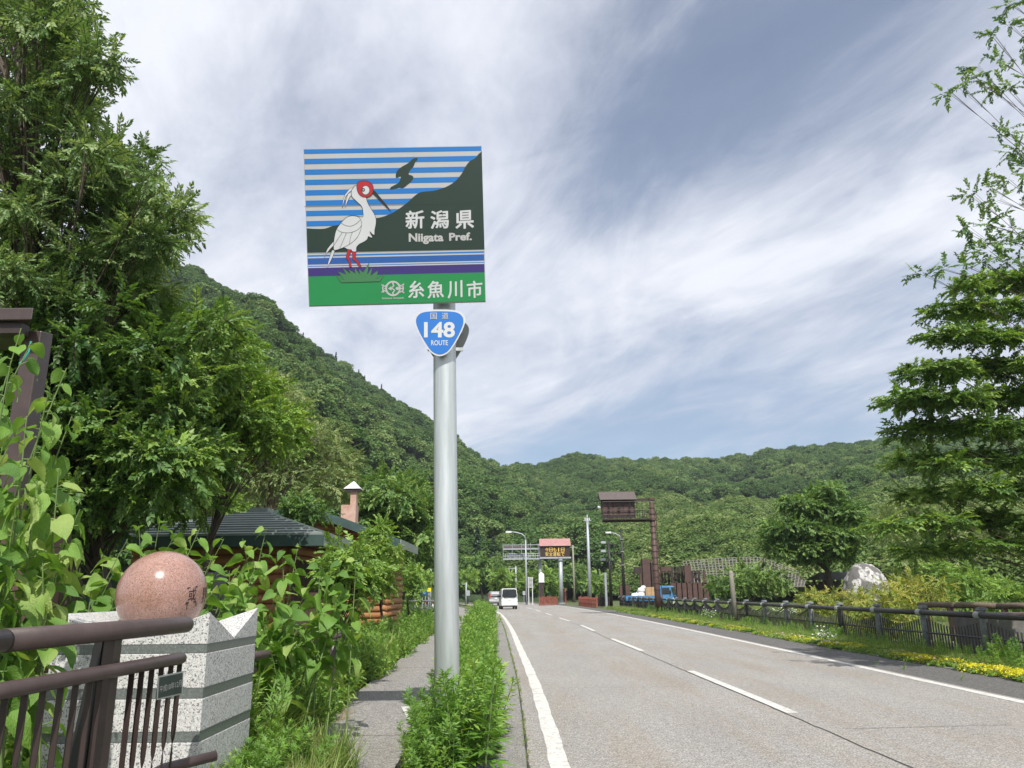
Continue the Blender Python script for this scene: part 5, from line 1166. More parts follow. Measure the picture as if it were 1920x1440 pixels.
def truck():
    T = thing('flatbed_truck', 'bright blue flatbed truck parked behind the brown gantry column and grey fence', 'truck')
    L_ = 4.9
    # +X is forward here
    b = MB(); pr = [(3.45, .62), (4.85, .62), (4.88, 1.15), (4.68, 1.95), (4.5, 2.02), (3.6, 2.02), (3.45, 1.9)]
    V = [(x, -.85, z) for x, z in pr] + [(x, .85, z) for x, z in pr]; n = len(pr)
    b.add(V, [tuple(range(n)), tuple(range(n, 2 * n))[::-1]] + [(i, n + i, n + (i + 1) % n, (i + 1) % n) for i in range(n)]); b.build('cab', M['truck_blue'], T, bevel=.04)
    b = MB(); b.add([(4.875, -.74, 1.20), (4.875, .74, 1.20), (4.715, .72, 1.88), (4.715, -.72, 1.88)], [(0, 1, 2, 3)]); b.v = [v + Vector((.03, 0, 0)) for v in b.v]; b.build('windscreen', M['glass'], T)
    for s_ in (-1, 1):
        b = MB(); b.hexa([(3.85, s_ * .853, 1.25), (4.72, s_ * .853, 1.25), (4.72, s_ * .868, 1.25), (3.85, s_ * .868, 1.25), (3.85, s_ * .853, 1.85), (4.55, s_ * .853, 1.85), (4.55, s_ * .868, 1.85), (3.85, s_ * .868, 1.85)]); b.build('side_window', M['glass'], T)
        b = MB(); b.box2((4.84, s_ * .55, .78), (4.92, s_ * .8, .95)); b.build('headlight', M['sheet_white'], T)
        b = MB(); b.box((4.75, s_ * 1.0, 1.5), (.06, .12, .3)); b.build('mirror', M['black'], T)
        b = MB(); b.box2((0, s_ * .83, .82), (3.35, s_ * .87, 1.15)); b.build('side_board', M['truck_blue'], T)
        for x in (.9, 4.2):
            b = MB(); b.tube([(x, s_ * .62, .36), (x, s_ * .82, .36)], .36, 16); w_ = b.build('wheel', M['tyre'], T, True)
    b = MB(); b.box2((4.86, -.8, .4), (4.93, .8, .6)); b.build('bumper', M['sheet_white'], T)
    b = MB(); b.box2((4.885, -.3, .98), (4.90, .3, 1.08)); b.build('grille', M['black'], T)
    b = MB(); b.box2((0, -.82, .70), (3.4, .82, .82)); b.build('bed', M['truck_blue'], T)
    b = MB(); b.box2((0, -.4, .5), (4.6, .4, .69)); b.build('chassis', M['black'], T)
    return T
tk = truck(); q = P(1178, 1120, 70); tk.location = (q.x, 70, 0); tk.rotation_euler = (0, 0, -.42); tk.scale = (.84, .88, .92)
def on_truck(lx, ly, lz): c, s_ = math.cos(-.42), math.sin(-.42); lx *= .84; lz *= .92; return (q.x + lx * c - ly * s_, 70 + lx * s_ + ly * c, lz)
T = thing('cardboard_crate', 'tan crate standing on the truck bed just behind the blue cab', 'crate', on_truck(2.7, 0, .825)); b = MB(); b.box((0, 0, .5), (1.05, 1.2, 1.0)); BASE[T.name] = Vector(); o = b.build('crate_side', M['cardboard'], T, bevel=.01); T.rotation_euler.z = -.42
for k_ in (-.4, 0, .4):
    b = MB(); b.box((k_, -.61, .5), (.05, .02, 1.0)); b.build('strap', M['stake'], o)
T = thing('wrapped_bundle', 'white plastic wrapped bundle lying at the back of the truck bed', 'bundle', on_truck(1.1, 0, .825)); BASE[T.name] = Vector(); T.rotation_euler.z = -.42
b = MB()
for i, (x, y, z, s_) in enumerate(((-.25, -.25, .28, .36), (.3, -.2, .32, .38), (0, .25, .36, .38), (.3, -.1, .75, .34), (.45, .05, .98, .24))):
    b.lathe((x, y, z), [(.001, -s_ * .8), (s_ * .8, -s_ * .6), (s_ * 1.05, 0), (s_ * .7, s_ * .6), (.001, s_ * .75)], 9)
b.build('wrapping', M['sheet_white'], T, True)
b = MB(); b.box((.05, -.05, .03), (1.2, 1.2, .06)); b.build('pallet', M['cardboard'], T)

# ------------------------------------------------------------------ brown snow shed frames behind the truck
def brown_frames():
    Y = 82; T = thing('snow_fence_frames', 'rusty brown steel wall and open frames behind the blue truck', 'steel frames', (P(1265, 1110, Y).x, Y, 0))
    def bx(x0, y0, x1, y1, d=.5, mt=M['brown_far'], nm='panel', Yo=0):
        a, c = P(x0, y1, Y + Yo), P(x1, y0, Y + Yo); b = MB(); b.box2((a.x, Y + Yo, max(a.z, 0)), (c.x, Y + Yo + d, c.z)); return b.build(nm, mt, T)
    for i in range(7): bx(1259 + i * 10, 1093, 1268.6 + i * 10, 1125)
    bx(1163, 1097, 1181, 1125, .5); bx(1208, 1048, 1220, 1120, 1.2); bx(1221, 1055, 1226, 1100, .8, M['brown_dark'])
    bx(1190, 1063, 1204, 1076, .6, M['brown_dark']); bx(1285, 1060, 1295, 1092, .5); bx(1240, 1063, 1258, 1071, .5); bx(1200, 1076, 1203, 1097, .3, M['brown_far'])
    for i in range(12): bx(1240 + i * 6.4, 1062 if i < 8 else 1070, 1242 + i * 6.4, 1094, .2, M['brown_dark'], 'upright', 1 + (i % 3) * .5)
    for yy in (1062, 1073, 1084): bx(1165 if yy > 1062 else 1240, yy, 1325 if yy > 1062 else 1292, yy + 1.6, .15, M['brown_far'], 'rail', 1.3)
    for i in range(8):
        b = MB(); b.beam(P(1242 + i * 9, 1091, Y + 2), P(1250 + i * 9, 1074, Y + 2.3), .1, .1); b.build('brace', M['brown_dark'], T)
    bx(1168, 1076, 1170, 1112, .2, M['brown_dark'], 'upright'); bx(1320, 1070, 1323, 1095, .2, M['brown_far'], 'upright')
brown_frames()
def slope_lattice():
    Y0, Y1 = 86, 98
    T = thing('slope_lattice', 'pale concrete lattice frames holding the slope behind the round tree', 'slope frame', (P(1400, 1095, 100).x, 100, 0))
    def pt(u, v):
        y = 1100 - (1100 - (1053 - 8 * math.sin(u * 2.6) + 75 * max(0, u - .62))) * v
        return P(1292 + u * 215 + v * (-12 + 18 * u), y, Y0 + (Y1 - Y0) * v)
    for i in range(36):
        b = MB(); b.tube([pt(i / 35, v) for v in np.linspace(0, 1, 6)], .055, 4); b.build('vertical_beam', M['lattice'], T)
    for j in range(12):
        b = MB(); b.tube([pt(u, j / 11) for u in np.linspace(0, 1, 16)], .055, 4); b.build('horizontal_beam', M['lattice'], T)
slope_lattice()
T = thing('slope_lattice', 'small patch of concrete lattice on the slope at the right edge of the view', 'slope frame', (P(1890, 1010, 100).x, 100, 0))
for i in range(9):
    b = MB(); b.tube([P(1860 + i * 12, 1040, 100), P(1868 + i * 12, 990, 118)], .09, 4); b.build('vertical_beam', M['stake'], T)
for j in range(5):
    b = MB(); b.tube([P(1856, 1040 - j * 12, 100 + j * 4.5), P(1970, 1036 - j * 12, 100 + j * 4.5)], .09, 4); b.build('horizontal_beam', M['stake'], T)

# ------------------------------------------------------------------ roadside guard fence on the right
def guard_fence():
    FXp = 10.12; sp = 2.5; Y0 = 17.4 - sp * 4
    T = thing('guard_fence', 'long dark pipe guard fence with grey capped posts and slatted panels along the right verge', 'fence', (FXp, Y0, 0))
    ys = [Y0 + sp * i for i in range(28)]; fx = lambda y: FXp - .0 * y - (.00035 * max(0, y - 50) ** 2)
    H = 1.0
    pm = None
    for i, y in enumerate(ys):
        rz = r_.uniform(-.02, .02); b = MB(); x = fx(y)
        b.tube([(x, y, -.1), (x + rz, y, H * .8), (x + rz, y, H)], [.085, .080, .076], 14); po = b.build('post', M['post_grey'] if i % 4 != 3 else M['rail_black'], T, True)
        b = MB(); b.cyl((x + rz, y), .115, H, H + .045, 14); b.cyl((x + rz, y), .09, H + .045, H + .065, 14); b.build('post_cap', M['post_grey'], po)
        b = MB(); b.tube([(x - .075, y - .1, H - .105), (x - .075, y + .1, H - .105)], .082, 12); b.build('rail_collar', M['alu'], po)
        if i < len(ys) - 1:
            y2 = ys[i + 1]; xx = fx(y2)
            b = MB(); b.tube([(x - .075, y + .02, H - .105), (xx - .075, y2 - .02, H - .105)], .066, 14); b.build('top_rail', M['rail_black'], T, True)
            b = MB(); b.tube([(x, y + .05, .42), (xx, y2 - .05, .42)], .024, 6); b.build('mid_rail', M['rail_black'], T)
            n = 19; zs = []
            stuff = MB() if i >= 13 else None
            for k in range(n):
                t = (k + .5) / n; yy = y + .08 + (sp - .16) * t; xq = x + (xx - x) * t
                zt = .60 + .17 * (2 * abs(t - .5)) ** 1.6
                if i > 10: zt = .62 + .22 * (2 * abs(t - .5)) ** 1.6
                b = stuff or MB(); b.box((xq, yy, (zt + .02) / 2), (.024, .024, zt - .02))
                if stuff is None and i < 15: b.build('slat', M['rail_black'], T)
            if stuff is not None: o = stuff.build('slat_row', M['rail_black'], T); o['kind'] = 'stuff'
            if i >= 8:
                b = MB(); b.tube([(x + (xx - x) * t, y + .08 + (sp - .16) * t, .62 + .22 * (2 * abs(t - .5)) ** 1.6) for t in np.linspace(0, 1, 9)], .022, 5); b.build('wavy_top_bar', M['rail_black'], T)
guard_fence()
T = thing('log_fence', 'old round log rail fence on posts behind the guard fence at right', 'fence', (P(1800, 1140, 21).x, 21, 0))
lz = .92; a, c = P(1722, 1129, 24), P(1960, 1142, 20.5); a.z = c.z = .98
for k_ in range(3):
    p_, q_2 = a.lerp(c, k_ / 3), a.lerp(c, (k_ + 1) / 3 - .005); b = MB(); b.tube([p_, p_.lerp(q_2, .5) + Vector((0, 0, .015)), q_2], .085, 10); b.build('log_rail', M['log_rail'], T, True)
for k_ in range(5):
    p_ = a.lerp(c, (k_ + .3) / 4.6); b = MB(); b.box((p_.x, p_.y + .05, .53), (.14, .14, 1.06)); b.build('log_post', M['log_rail'], T, bevel=.02)
T = thing('concrete_block', 'dark grey concrete block behind the guard fence at the right edge', 'block', (P(1890, 1165, 19.5).x, 19.5, 0))
b = MB(); q = P(1850, 1150, 19.8); b.box2((q.x - .4, 19.6, 0), (q.x + 1.8, 20.6, .78)); b.build('block', M['concrete'], T, bevel=.03)
T = thing('utility_box', 'low brown lid on the concrete block at the far right', 'box', (P(1900, 1150, 19.8).x, 20, .785))
b = MB(); b.box2((q.x + .2, 19.8, .785), (q.x + 1.5, 20.4, .86)); b.build('lid', M['brown_far'], T, bevel=.01)
T = thing('bollard', 'pale round-topped stone bollard standing in the park left of the dark bush', 'bollard', (P(1371, 1120, 36).x, 36, 0))
q = P(1370, 1070, 36); b = MB(); b.tube([(q.x + .05, 36, 0), (q.x, 36, q.z - .12), (q.x, 36, q.z - .03), (q.x, 36, q.z)], [.12, .10, .08, .02], 12); b.build('shaft', M['stake'], T, True)

# boulder and little shrine roof
def boulder():
    Y = 46; c = P(1622, 1085, Y); T = thing('boulder', 'huge grey and white streaked boulder among the shrubs beside the small roofed shed', 'boulder', (c.x, Y, 0)); r = np.random.RandomState(2)
    import bmesh
    bm = bmesh.new(); bmesh.ops.create_icosphere(bm, subdivisions=5, radius=1.)
    from mathutils import noise as mn
    ztop = P(1622, 1048, Y).z
    for v in bm.verts:
        n_ = v.co.normalized(); d = 1 + .06 * mn.noise(n_ * 1.3 + Vector((3, 1, 2))) + .035 * mn.noise(n_ * 4.3) + .02 * mn.noise(n_ * 11)
        v.co = Vector([math.copysign(abs(c_) ** .9, c_) for c_ in n_]) * d * .93; v.co.z = max(v.co.z, -.6)
        sx = 1.40; v.co.x *= sx; v.co.y *= 1.1; v.co.z *= (ztop - .1) * 1.0
        v.co.z += 0.15 + .12 * (v.co.x > 0) * 0
        v.co.x *= 1.06
    me = bpy.data.meshes.new('rock'); bm.to_mesh(me); bm.free(); me.shade_smooth(); me.materials.append(M['boulder'])
    o = bpy.data.objects.new('rock', me); COL.objects.link(o); o.parent = T
boulder()
T = thing('small_shed', 'small dark-roofed open shed between the round tree and the boulder', 'shed', (P(1550, 1095, 50).x, 50, 0))
def P3(x, y, Y): return P(x, y, Y)
xa, xb = P(1524, 1, 50).x, P(1590, 1, 50).x; xa, xb = P(1524, 1085, 50).x, P(1590, 1085, 50).x; ze = P(1550, 1087, 50).z; zr_ = P(1550, 1073, 50).z
yr = 50
b = MB(); b.hexa([(xa, 48.9, ze), (xb, 48.9, ze), (xb, yr, zr_ - .06), (xa + .45, yr, zr_ - .06), (xa, 48.9, ze + .06), (xb, 48.9, ze + .06), (xb, yr, zr_), (xa + .45, yr, zr_)]); b.build('roof', M['slate'], T)
b = MB(); b.hexa([(xa + .45, yr + .002, zr_ - .06), (xb, yr + .002, zr_ - .06), (xb, 51.2, ze), (xa, 51.2, ze), (xa + .45, yr + .002, zr_), (xb, yr + .002, zr_), (xb, 51.2, ze + .06), (xa, 51.2, ze + .06)]); b.build('roof', M['slate'], T)
for x in (xa + .4, xb - .3):
    for y in (49.2, 50.9):
        b = MB(); b.box2((x - .07, y - .07, 0), (x + .07, y + .07, ze - .005)); b.build('post', M['brown_dark'], T)
b = MB(); b.box2((xa + .5, 50.4, 0), (xb - .4, 50.5, ze - .1)); b.build('back_wall', M['brown_dark'], T)

# ------------------------------------------------------------------ trees
def pp(l): return l
bl = blobs_in([(-170, -260), (120, -260), (190, 60), (240, 120), (200, 235), (298, 250), (305, 330), (372, 385), (362, 455), (330, 490), (345, 570), (250, 640), (-170, 640)], (9.5, 12.5), (32, 62), 125, 1)
make_tree('ash_tree', 'tall feathery ash tree filling the upper left corner above the notice shelter', 'tree', (-6.6, 11.4, -.05), bl, SPR_TALL, dens=88, trunk_r=.24, seed=1, fork=.25, droop=.1, flat=.65, roll=.9, limb_r=.06, out_bias=.4)
bl = blobs_in([(-120, 540), (300, 500), (420, 540), (475, 620), (480, 700), (420, 740), (440, 830), (430, 900), (405, 1010), (-120, 1040)], (9.8, 13.5), (34, 66), 165, 2)
make_tree('broadleaf_tree', 'dark spreading broadleaf tree below the ash tree and left of the green cabin roof', 'tree', (-5.9, 12.3, -.05), bl, SPR_DARK + SPR_BRIGHT[:1], dens=56, trunk_r=.2, seed=2, fork=.12, droop=.1, flat=.45)
bl = blobs_in([(330, 600), (440, 590), (480, 640), (500, 700), (560, 760), (600, 820), (540, 870), (430, 890), (360, 800)], (13., 15.5), (22, 40), 62, 3)
make_tree('bright_tree', 'bright green young tree right of the dark broadleaf tree', 'tree', (-5.6, 14.3, -.05), bl, SPR_BRIGHT, dens=52, trunk_r=.12, seed=3, fork=.4, droop=.1, flat=.45, limb_r=.06)
bl = blobs_in([(535, 950), (560, 925), (610, 935), (628, 965), (600, 992), (545, 985)], (20.8, 22), (12, 18), 16, 31)
make_tree('leafy_bush', 'leafy branches hiding the peak of the second cabin roof', 'bush', (P(580, 1180, 21.4).x, 21.4, -.05), bl, SPR_DARK, dens=60, trunk_r=.05, seed=31, droop=.1)
bl = blobs_in([(400, 740), (450, 700), (540, 670), (560, 740), (640, 780), (665, 850), (665, 960), (600, 965), (520, 945), (400, 930)], (29.5, 33), (20, 38), 80, 4)
make_tree('pale_tree', 'pale yellow-green tree with bare grey branches behind the green pyramid roof', 'tree', (-10.2, 30.8, -.05), bl, SPR_PALE, dens=17, trunk_r=.26, seed=4, limb=M['bark_pale'], sprig_scale=1.3, limb_r=.05, droop=.3, curve_n=6)
bl = blobs_in([(360, 850), (470, 860), (500, 920), (480, 975), (330, 990), (330, 900)], (20.5, 22), (22, 34), 18, 5)
make_tree('leafy_bush', 'bright bushy tree crown just left of the cabin roof peak', 'tree', (-9., 21.5, -.05), bl, SPR_BRIGHT, dens=30, trunk_r=.14, seed=5)
bl = blobs_in([(655, 880), (720, 865), (800, 890), (820, 960), (820, 1080), (770, 1095), (700, 1030), (670, 985)], (36, 44), (22, 40), 36, 6)
make_tree('dark_tree', 'dense dark tree rising behind the pink chimney and left of the sign post', 'tree', (-7.6, 40, -.05), bl, SPR_DARK, dens=13, trunk_r=.3, seed=6, sprig_scale=2.1)
bl = blobs_in([(688, 1000), (715, 975), (742, 1000), (752, 1050), (745, 1110), (700, 1120), (680, 1060)], (19.5, 21), (11, 19), 34, 7)
make_tree('upright_shrub', 'upright bright green shrub growing against the second log cabin wall', 'shrub', (P(718, 1150, 20.2).x, 20.2, -.05), bl, SPR_BRIGHT, dens=120, trunk_r=.05, seed=7, droop=.3, sprig_scale=.8)
bl = blobs_in([(735, 1060), (790, 1050), (812, 1080), (812, 1120), (745, 1125), (725, 1090)], (30, 34), (11, 20), 22, 8)
make_tree('round_shrub', 'rounded light green shrub right of the cabins by the pipe barriers', 'shrub', (P(770, 1150, 32).x, 32, -.05), bl, SPR_BRIGHT, dens=26, trunk_r=.06, seed=8, sprig_scale=1.2)
bl = blobs_in([(600, 1050), (640, 1010), (690, 1030), (705, 1100), (690, 1160), (610, 1160)], (12.5, 14), (11, 20), 34, 14)
make_tree('leafy_bush', 'leafy green bush growing up between the two log cabins', 'bush', (P(655, 1180, 13.2).x, 13.2, -.05), bl, SPR_BRIGHT, dens=85, trunk_r=.04, seed=14, droop=.2)
# mid distance trees at the foot of the hills
mids = [(875, 1085, 108, 26, 'low rounded tree over the hedge end left of the cars', SPR_BRIGHT), (905, 1062, 118, 30, 'dark rounded tree above the silver car', SPR_DARK), (940, 1085, 112, 24, 'green tree directly above the white van', SPR_BRIGHT),
        (985, 1090, 122, 22, 'small light tree behind the lattice sign', SPR_BRIGHT), (1025, 1090, 118, 30, 'bushy tree filling the gap under the message sign', SPR_BRIGHT), (1075, 1080, 124, 30, 'bushy tree behind the weathered pole', SPR_DARK),
        (1125, 1088, 118, 24, 'small tree left of the black crossarm pole', SPR_BRIGHT), (845, 1060, 128, 30, 'dark tree just right of the tall sign post', SPR_DARK)]
for i, (x, y, Y, rp, lab, pr) in enumerate(mids):
    poly = [(x + rp * 1.15 * math.cos(a), y + 4 + rp * 1.0 * math.sin(a)) for a in np.linspace(0, 6.283, 10)[:-1]]
    bl = blobs_in(poly, (Y - 2, Y + 2), (rp * .28, rp * .5), 14, 20 + i); make_tree('hillfoot_tree', lab, 'tree', (P(x, 1120, Y).x, Y, -.05), bl, pr, dens=4.5, trunk_r=.2, seed=20 + i, sprig_scale=3.4, group='trees at the foot of the hill')
def cedar(x, ytop, Y, wpx, lab):
    p = P(x, ytop, Y); T = thing('cedar', lab, 'tree', (p.x, Y, 0), 'dark cedars at the foot of the hill'); b = MB(); b.tube([(p.x, Y, 0), (p.x, Y, p.z * .9)], [.3, .05], 8); b.build('trunk', M['bark'], T, True)
    s_ = p.z / 11.6; w_ = wpx / FPX * Y / 4.6; scatter('crown', [(p.x, Y, .4)], [(0, 0, x)], np.array([[w_, w_, s_]]), CONIF, T, idx=[int(x) % 2])
cedar(895, 985, 132, 46, 'tallest dark cedar standing between the sign post and the grey gantry'); cedar(925, 1005, 136, 40, 'dark cedar right behind the left end of the grey gantry'); cedar(868, 1010, 138, 38, 'dark cedar nearest to the tall sign post'); cedar(955, 1020, 134, 30, 'low dark cedar behind the gantry walkway')
# round park tree
bl = blobs_in([(1432, 1010), (1448, 945), (1500, 912), (1560, 905), (1610, 940), (1628, 985), (1618, 1035), (1590, 1055), (1540, 1062), (1470, 1050), (1440, 1035)], (46, 52), (14, 24), 100, 9, .6)
make_tree('maple_tree', 'round dome-shaped dark green maple tree standing in the park left of the boulder', 'tree', (P(1561, 1100, 49).x, 49, -.05), bl, SPR_DARK[:3], dens=30, trunk_r=.27, seed=9, sprig_scale=1.45, flat=.5, roll=.5, zd=.45, fork=.3, trunk_top=P(1545, 985, 49))
bl = blobs_in([(1325, 1095), (1340, 1068), (1390, 1050), (1450, 1055), (1485, 1085), (1480, 1112), (1400, 1122), (1330, 1115)], (44, 48), (11, 19), 36, 10, .6)
make_tree('dark_bush', 'wide dark rounded bush in front of the concrete lattice slope', 'bush', (P(1410, 1125, 46).x, 46, -.05), bl, SPR_DARK, dens=14, trunk_r=.08, seed=10, sprig_scale=1.5)
bl = blobs_in([(1645, 950), (1690, 915), (1780, 905), (1880, 930), (1920, 980), (1920, 1060), (1700, 1065), (1640, 1020)], (60, 70), (14, 30), 46, 11, .6)
make_tree('pale_tree', 'pale yellow-green tree far behind the right-hand tree and the boulder', 'tree', (P(1770, 1100, 65).x, 65, -.05), bl, SPR_PALE, dens=6, trunk_r=.25, seed=11, sprig_scale=2.2)
# big layered tree at the right edge
bl = []
r2 = random.Random(5)
lay = [(1030, 1700, 1990, 20), (985, 1650, 1990, 24), (925, 1700, 1990, 26), (868, 1690, 1990, 28), (808, 1690, 1990, 30), (750, 1682, 1990, 30), (692, 1712, 1990, 28), (634, 1745, 1990, 28), (585, 1760, 1990, 26), (535, 1800, 1990, 24)]
for y_, xa_, xb_, rp in lay:
    x_ = xa_ + rp * .6
    while x_ < xb_:
        Y = 15.5 + r2.uniform(-1.3, 1.6) + (x_ - 1700) * .004; bl.append((P(x_, y_ - (x_ - xa_) * .03 + r2.uniform(-7, 7), Y), rp * r2.uniform(.9, 1.4) / FPX * Y)); x_ += rp * r2.uniform(1.2, 1.9)
make_tree('beech_tree', 'large layered broadleaf tree leaning into the picture at the right edge', 'tree', (P(2010, 1150, 16.5).x, 16.5, -.05), bl, SPR_DARK + SPR_BRIGHT[:2], dens=112, trunk_r=.26, seed=12, flat=.34, droop=.03, fork=.12, roll=.35, zd=.2, trunk_top=P(1975, 330, 16.5), limb_r=.02, sprig_scale=1.05)
bl = []
for pts, rp in (([(1730, 512), (1770, 505), (1810, 498), (1850, 495), (1900, 490), (1950, 480)], 12), ([(1815, 430), (1850, 420), (1890, 430), (1940, 430)], 15), ([(1820, 362), (1850, 350), (1890, 340), (1930, 330)], 13), ([(1885, 250), (1905, 285), (1925, 310)], 16), ([(1870, 375), (1910, 380)], 12),
                ([(1775, 172), (1800, 160), (1830, 150), (1860, 165), (1890, 160), (1930, 150), (1975, 160)], 13), ([(1830, 125), (1870, 110), (1910, 105), (1960, 100)], 11), ([(1865, 65), (1895, 45), (1930, 50), (1980, 20)], 13), ([(1895, 5), (1930, 0)], 10), ([(1855, 470), (1890, 450), (1930, 455)], 18)):
    for x_, y_ in pts: Y = 12.2 + r2.uniform(-.5, .5); bl.append((P(x_, y_, Y), rp * 1.15 / FPX * Y))
make_tree('beech_tree', 'airy tree whose thin leafy branch tips reach in at the upper right corner', 'tree', (P(2160, 1150, 12.4).x, 12.4, -.05), bl, SPR_DARK, dens=80, trunk_r=.2, seed=13, flat=.4, droop=.05, roll=.5, fork=.25, trunk_top=P(2120, 0, 12.4), limb_r=.016, curve_n=7, sprig_scale=.72)

# ------------------------------------------------------------------ park shrubs on the right
shr = [(1530, 1125, 33, 42, 22, 'yellow-green azalea clump nearest the dark bush behind the fence'), (1600, 1118, 34, 50, 26, 'wide yellow-green azalea clump in front of the boulder'), (1665, 1130, 27, 48, 30, 'tall yellow-green azalea clump right of the boulder'), (1740, 1105, 34, 60, 26, 'tawny green shrub row behind the log rail fence'), (1830, 1095, 38, 60, 30, 'bright green shrub mound behind the log rail fence'), (1900, 1112, 30, 50, 30, 'green shrub mound at the right edge above the log rail'), (1780, 1070, 48, 60, 20, 'grey-green shrub bank under the large right-hand tree'), (1700, 1095, 42, 46, 18, 'leafy shrub beside the boulder under low tree branches'), (1640, 1150, 25, 44, 20, 'low dark-bottomed shrub pressed against the guard fence')]
for i, (x, y, Y, wx, hy, lab) in enumerate(shr):
    poly = [(x + wx * 1.1 * math.cos(a), y + hy * math.sin(a)) for a in np.linspace(0, 6.283, 12)[:-1]]
    bl = blobs_in(poly, (Y - 1.2, Y + 1.2), (hy * .35, hy * .6), 20, 50 + i, .8); bl = [(c, q_) for c, q_ in bl if c.z > 0]
    q0 = P(x, y, Y); extra = [(Vector((c.x, c.y, max(.25, c.z * .45))), q_ * 1.2) for c, q_ in bl[::2]]
    make_tree('azalea_shrub', lab, 'shrub', (q0.x, Y, -.05), bl + extra, SPR_SHRUB if i not in (4, 5, 6) else SPR_BRIGHT, dens=26 if Y < 40 else 14, trunk_r=.04, seed=50 + i, sprig_scale=1.15 if Y < 40 else 1.6, group='shrubs in the park', flat=.7)

# ------------------------------------------------------------------ large-leaved plants
def big_leaf(name, L_, W_, seed):
    r = random.Random(seed); n = 8; V = []; F = []; fold = r.uniform(.12, .4); curl = r.uniform(.15, .55); tw = r.uniform(-.5, .5); wav = r.uniform(.02, .06)
    for i in range(n + 1):
        t = i / n; w_ = W_ / 2 * (math.sin(math.pi * min(1, (t * 1.02 + .10)) ** .75) ** .8 if t < .97 else .0) ; w_ = max(w_, .0)
        if i == 0: w_ = W_ * .18
        x = L_ * t; z = -curl * L_ * t * t
        for k in (-1, -.5, 0, .5, 1):
            yy = w_ * k; back = -.12 * L_ * abs(k) * (1 - t) * (1 if i < 2 else 0)
            zz = z + fold * abs(yy) + wav * L_ * math.sin(t * 9 + k * 3 + seed) * abs(k)
            ca, sa = math.cos(tw * t), math.sin(tw * t)
            V.append((x + back, yy * ca - (zz - z) * sa, z + (zz - z) * ca + yy * sa))
    for i in range(n):
        for k in range(4): F.append((i * 5 + k, (i + 1) * 5 + k, (i + 1) * 5 + k + 1, i * 5 + k + 1))
    me = bpy.data.meshes.new(name); me.from_pydata(V, [], F); me.update(); me.shade_smooth(); me.materials.append(M['leaf_big']); return me
BIGL = [big_leaf('leaf', 1.0, r_.uniform(.62, .82), i) for i in range(9)]
def leafy_plant(name, label, base, tips, leaf, seed, per=10, droop=.25, spread=.25, start=.3, root_h=0., maxn=300, cat='plant'):
    r = random.Random(seed); T = thing(name, label, cat, tuple(base)); B = Vector(base); n = 0; sb = MB()
    for (x, y, Y) in tips:
        tip = P(x, y, Y); b0 = Vector((B.x + r.uniform(-spread, spread) * 2 + (tip.x - B.x) * .55, B.y + r.uniform(-spread, spread) + (tip.y - B.y) * .6, root_h)); mid = b0.lerp(tip, .55) + Vector((0, 0, (tip.z - b0.z) * .12)); 
        pts = [b0.lerp(mid, t).lerp(mid.lerp(tip, t), t) for t in np.linspace(0, 1, 8)]; sb.tube(pts, [.011 - .008 * t for t in np.linspace(0, 1, 8)], 5, False)
        for k in range(per):
            if n >= maxn: break
            t = start + (1 - start) * (k + r.uniform(.2, .8)) / per; j = min(6, int(t * 7)); p = pts[j].lerp(pts[j + 1], t * 7 - j)
            a = k * 2.4 + r.uniform(-.7, .7); el = r.uniform(-.05, .6) if t < .9 else r.uniform(.3, 1.0)
            s_ = leaf * r.uniform(.65, 1.15) * (1.05 - .45 * max(0, t - .75) / .25)
            dirv = Vector((math.cos(a), math.sin(a), el * .6)); pl_ = s_ * .28; q = p + dirv * pl_; sb.tube([p, q], [.004, .003], 4, False)
            o = bpy.data.objects.new('leaf', BIGL[r.randrange(9)]); COL.objects.link(o); o.parent = T; o.location = q - B; o.scale = (s_, s_ * r.uniform(.7, 1.1), s_ * r.uniform(.7, 1.6))
            o.rotation_euler = (r.uniform(-.9, .9), droop + r.uniform(-.35, .6) - el * .3, a + r.uniform(-.3, .3)); n += 1
    sb.build('stem', M['stem'], T, True)['kind'] = 'stuff'; return T
leafy_plant('knotweed', 'big-leaved plant with pale wavy leaves hanging in from the left edge over the notice shelter', (-3.2, 4.5, 0),
            [(40, 615, 4.4), (60, 640, 4.2), (125, 690, 4.4), (20, 680, 4.0), (90, 740, 4.2), (135, 780, 4.5), (50, 780, 4.0), (15, 840, 3.8), (110, 880, 4.3), (150, 955, 4.4), (70, 900, 4.0), (30, 950, 3.9), (120, 1010, 4.3), (80, 1040, 4.1), (30, 1070, 3.9), (140, 960, 4.6), (-20, 1000, 3.8), (60, 1110, 4.2), (-30, 760, 4.0), (-10, 900, 4.2)], .175, 1, per=15, start=.42, droop=.5)
leafy_plant('knotweed', 'broad-leaved knotweed thicket directly behind the granite ball', (-4.1, 7.3, 0),
            [(260, 985, 7.4), (240, 1010, 7.2), (300, 975, 7.6), (330, 1000, 7.4), (375, 990, 7.3), (420, 1010, 7.5), (400, 1040, 7.2), (150, 1065, 7.2), (190, 1040, 7.3), (220, 1060, 7.0), (115, 1095, 7.1), (170, 1110, 7.0), (140, 1150, 6.9), (450, 1060, 7.4), (430, 1100, 7.2), (100, 1140, 7.3), (210, 1120, 6.9), (400, 1110, 7.0), (350, 1020, 7.8)], .23, 2, per=15, start=.2)
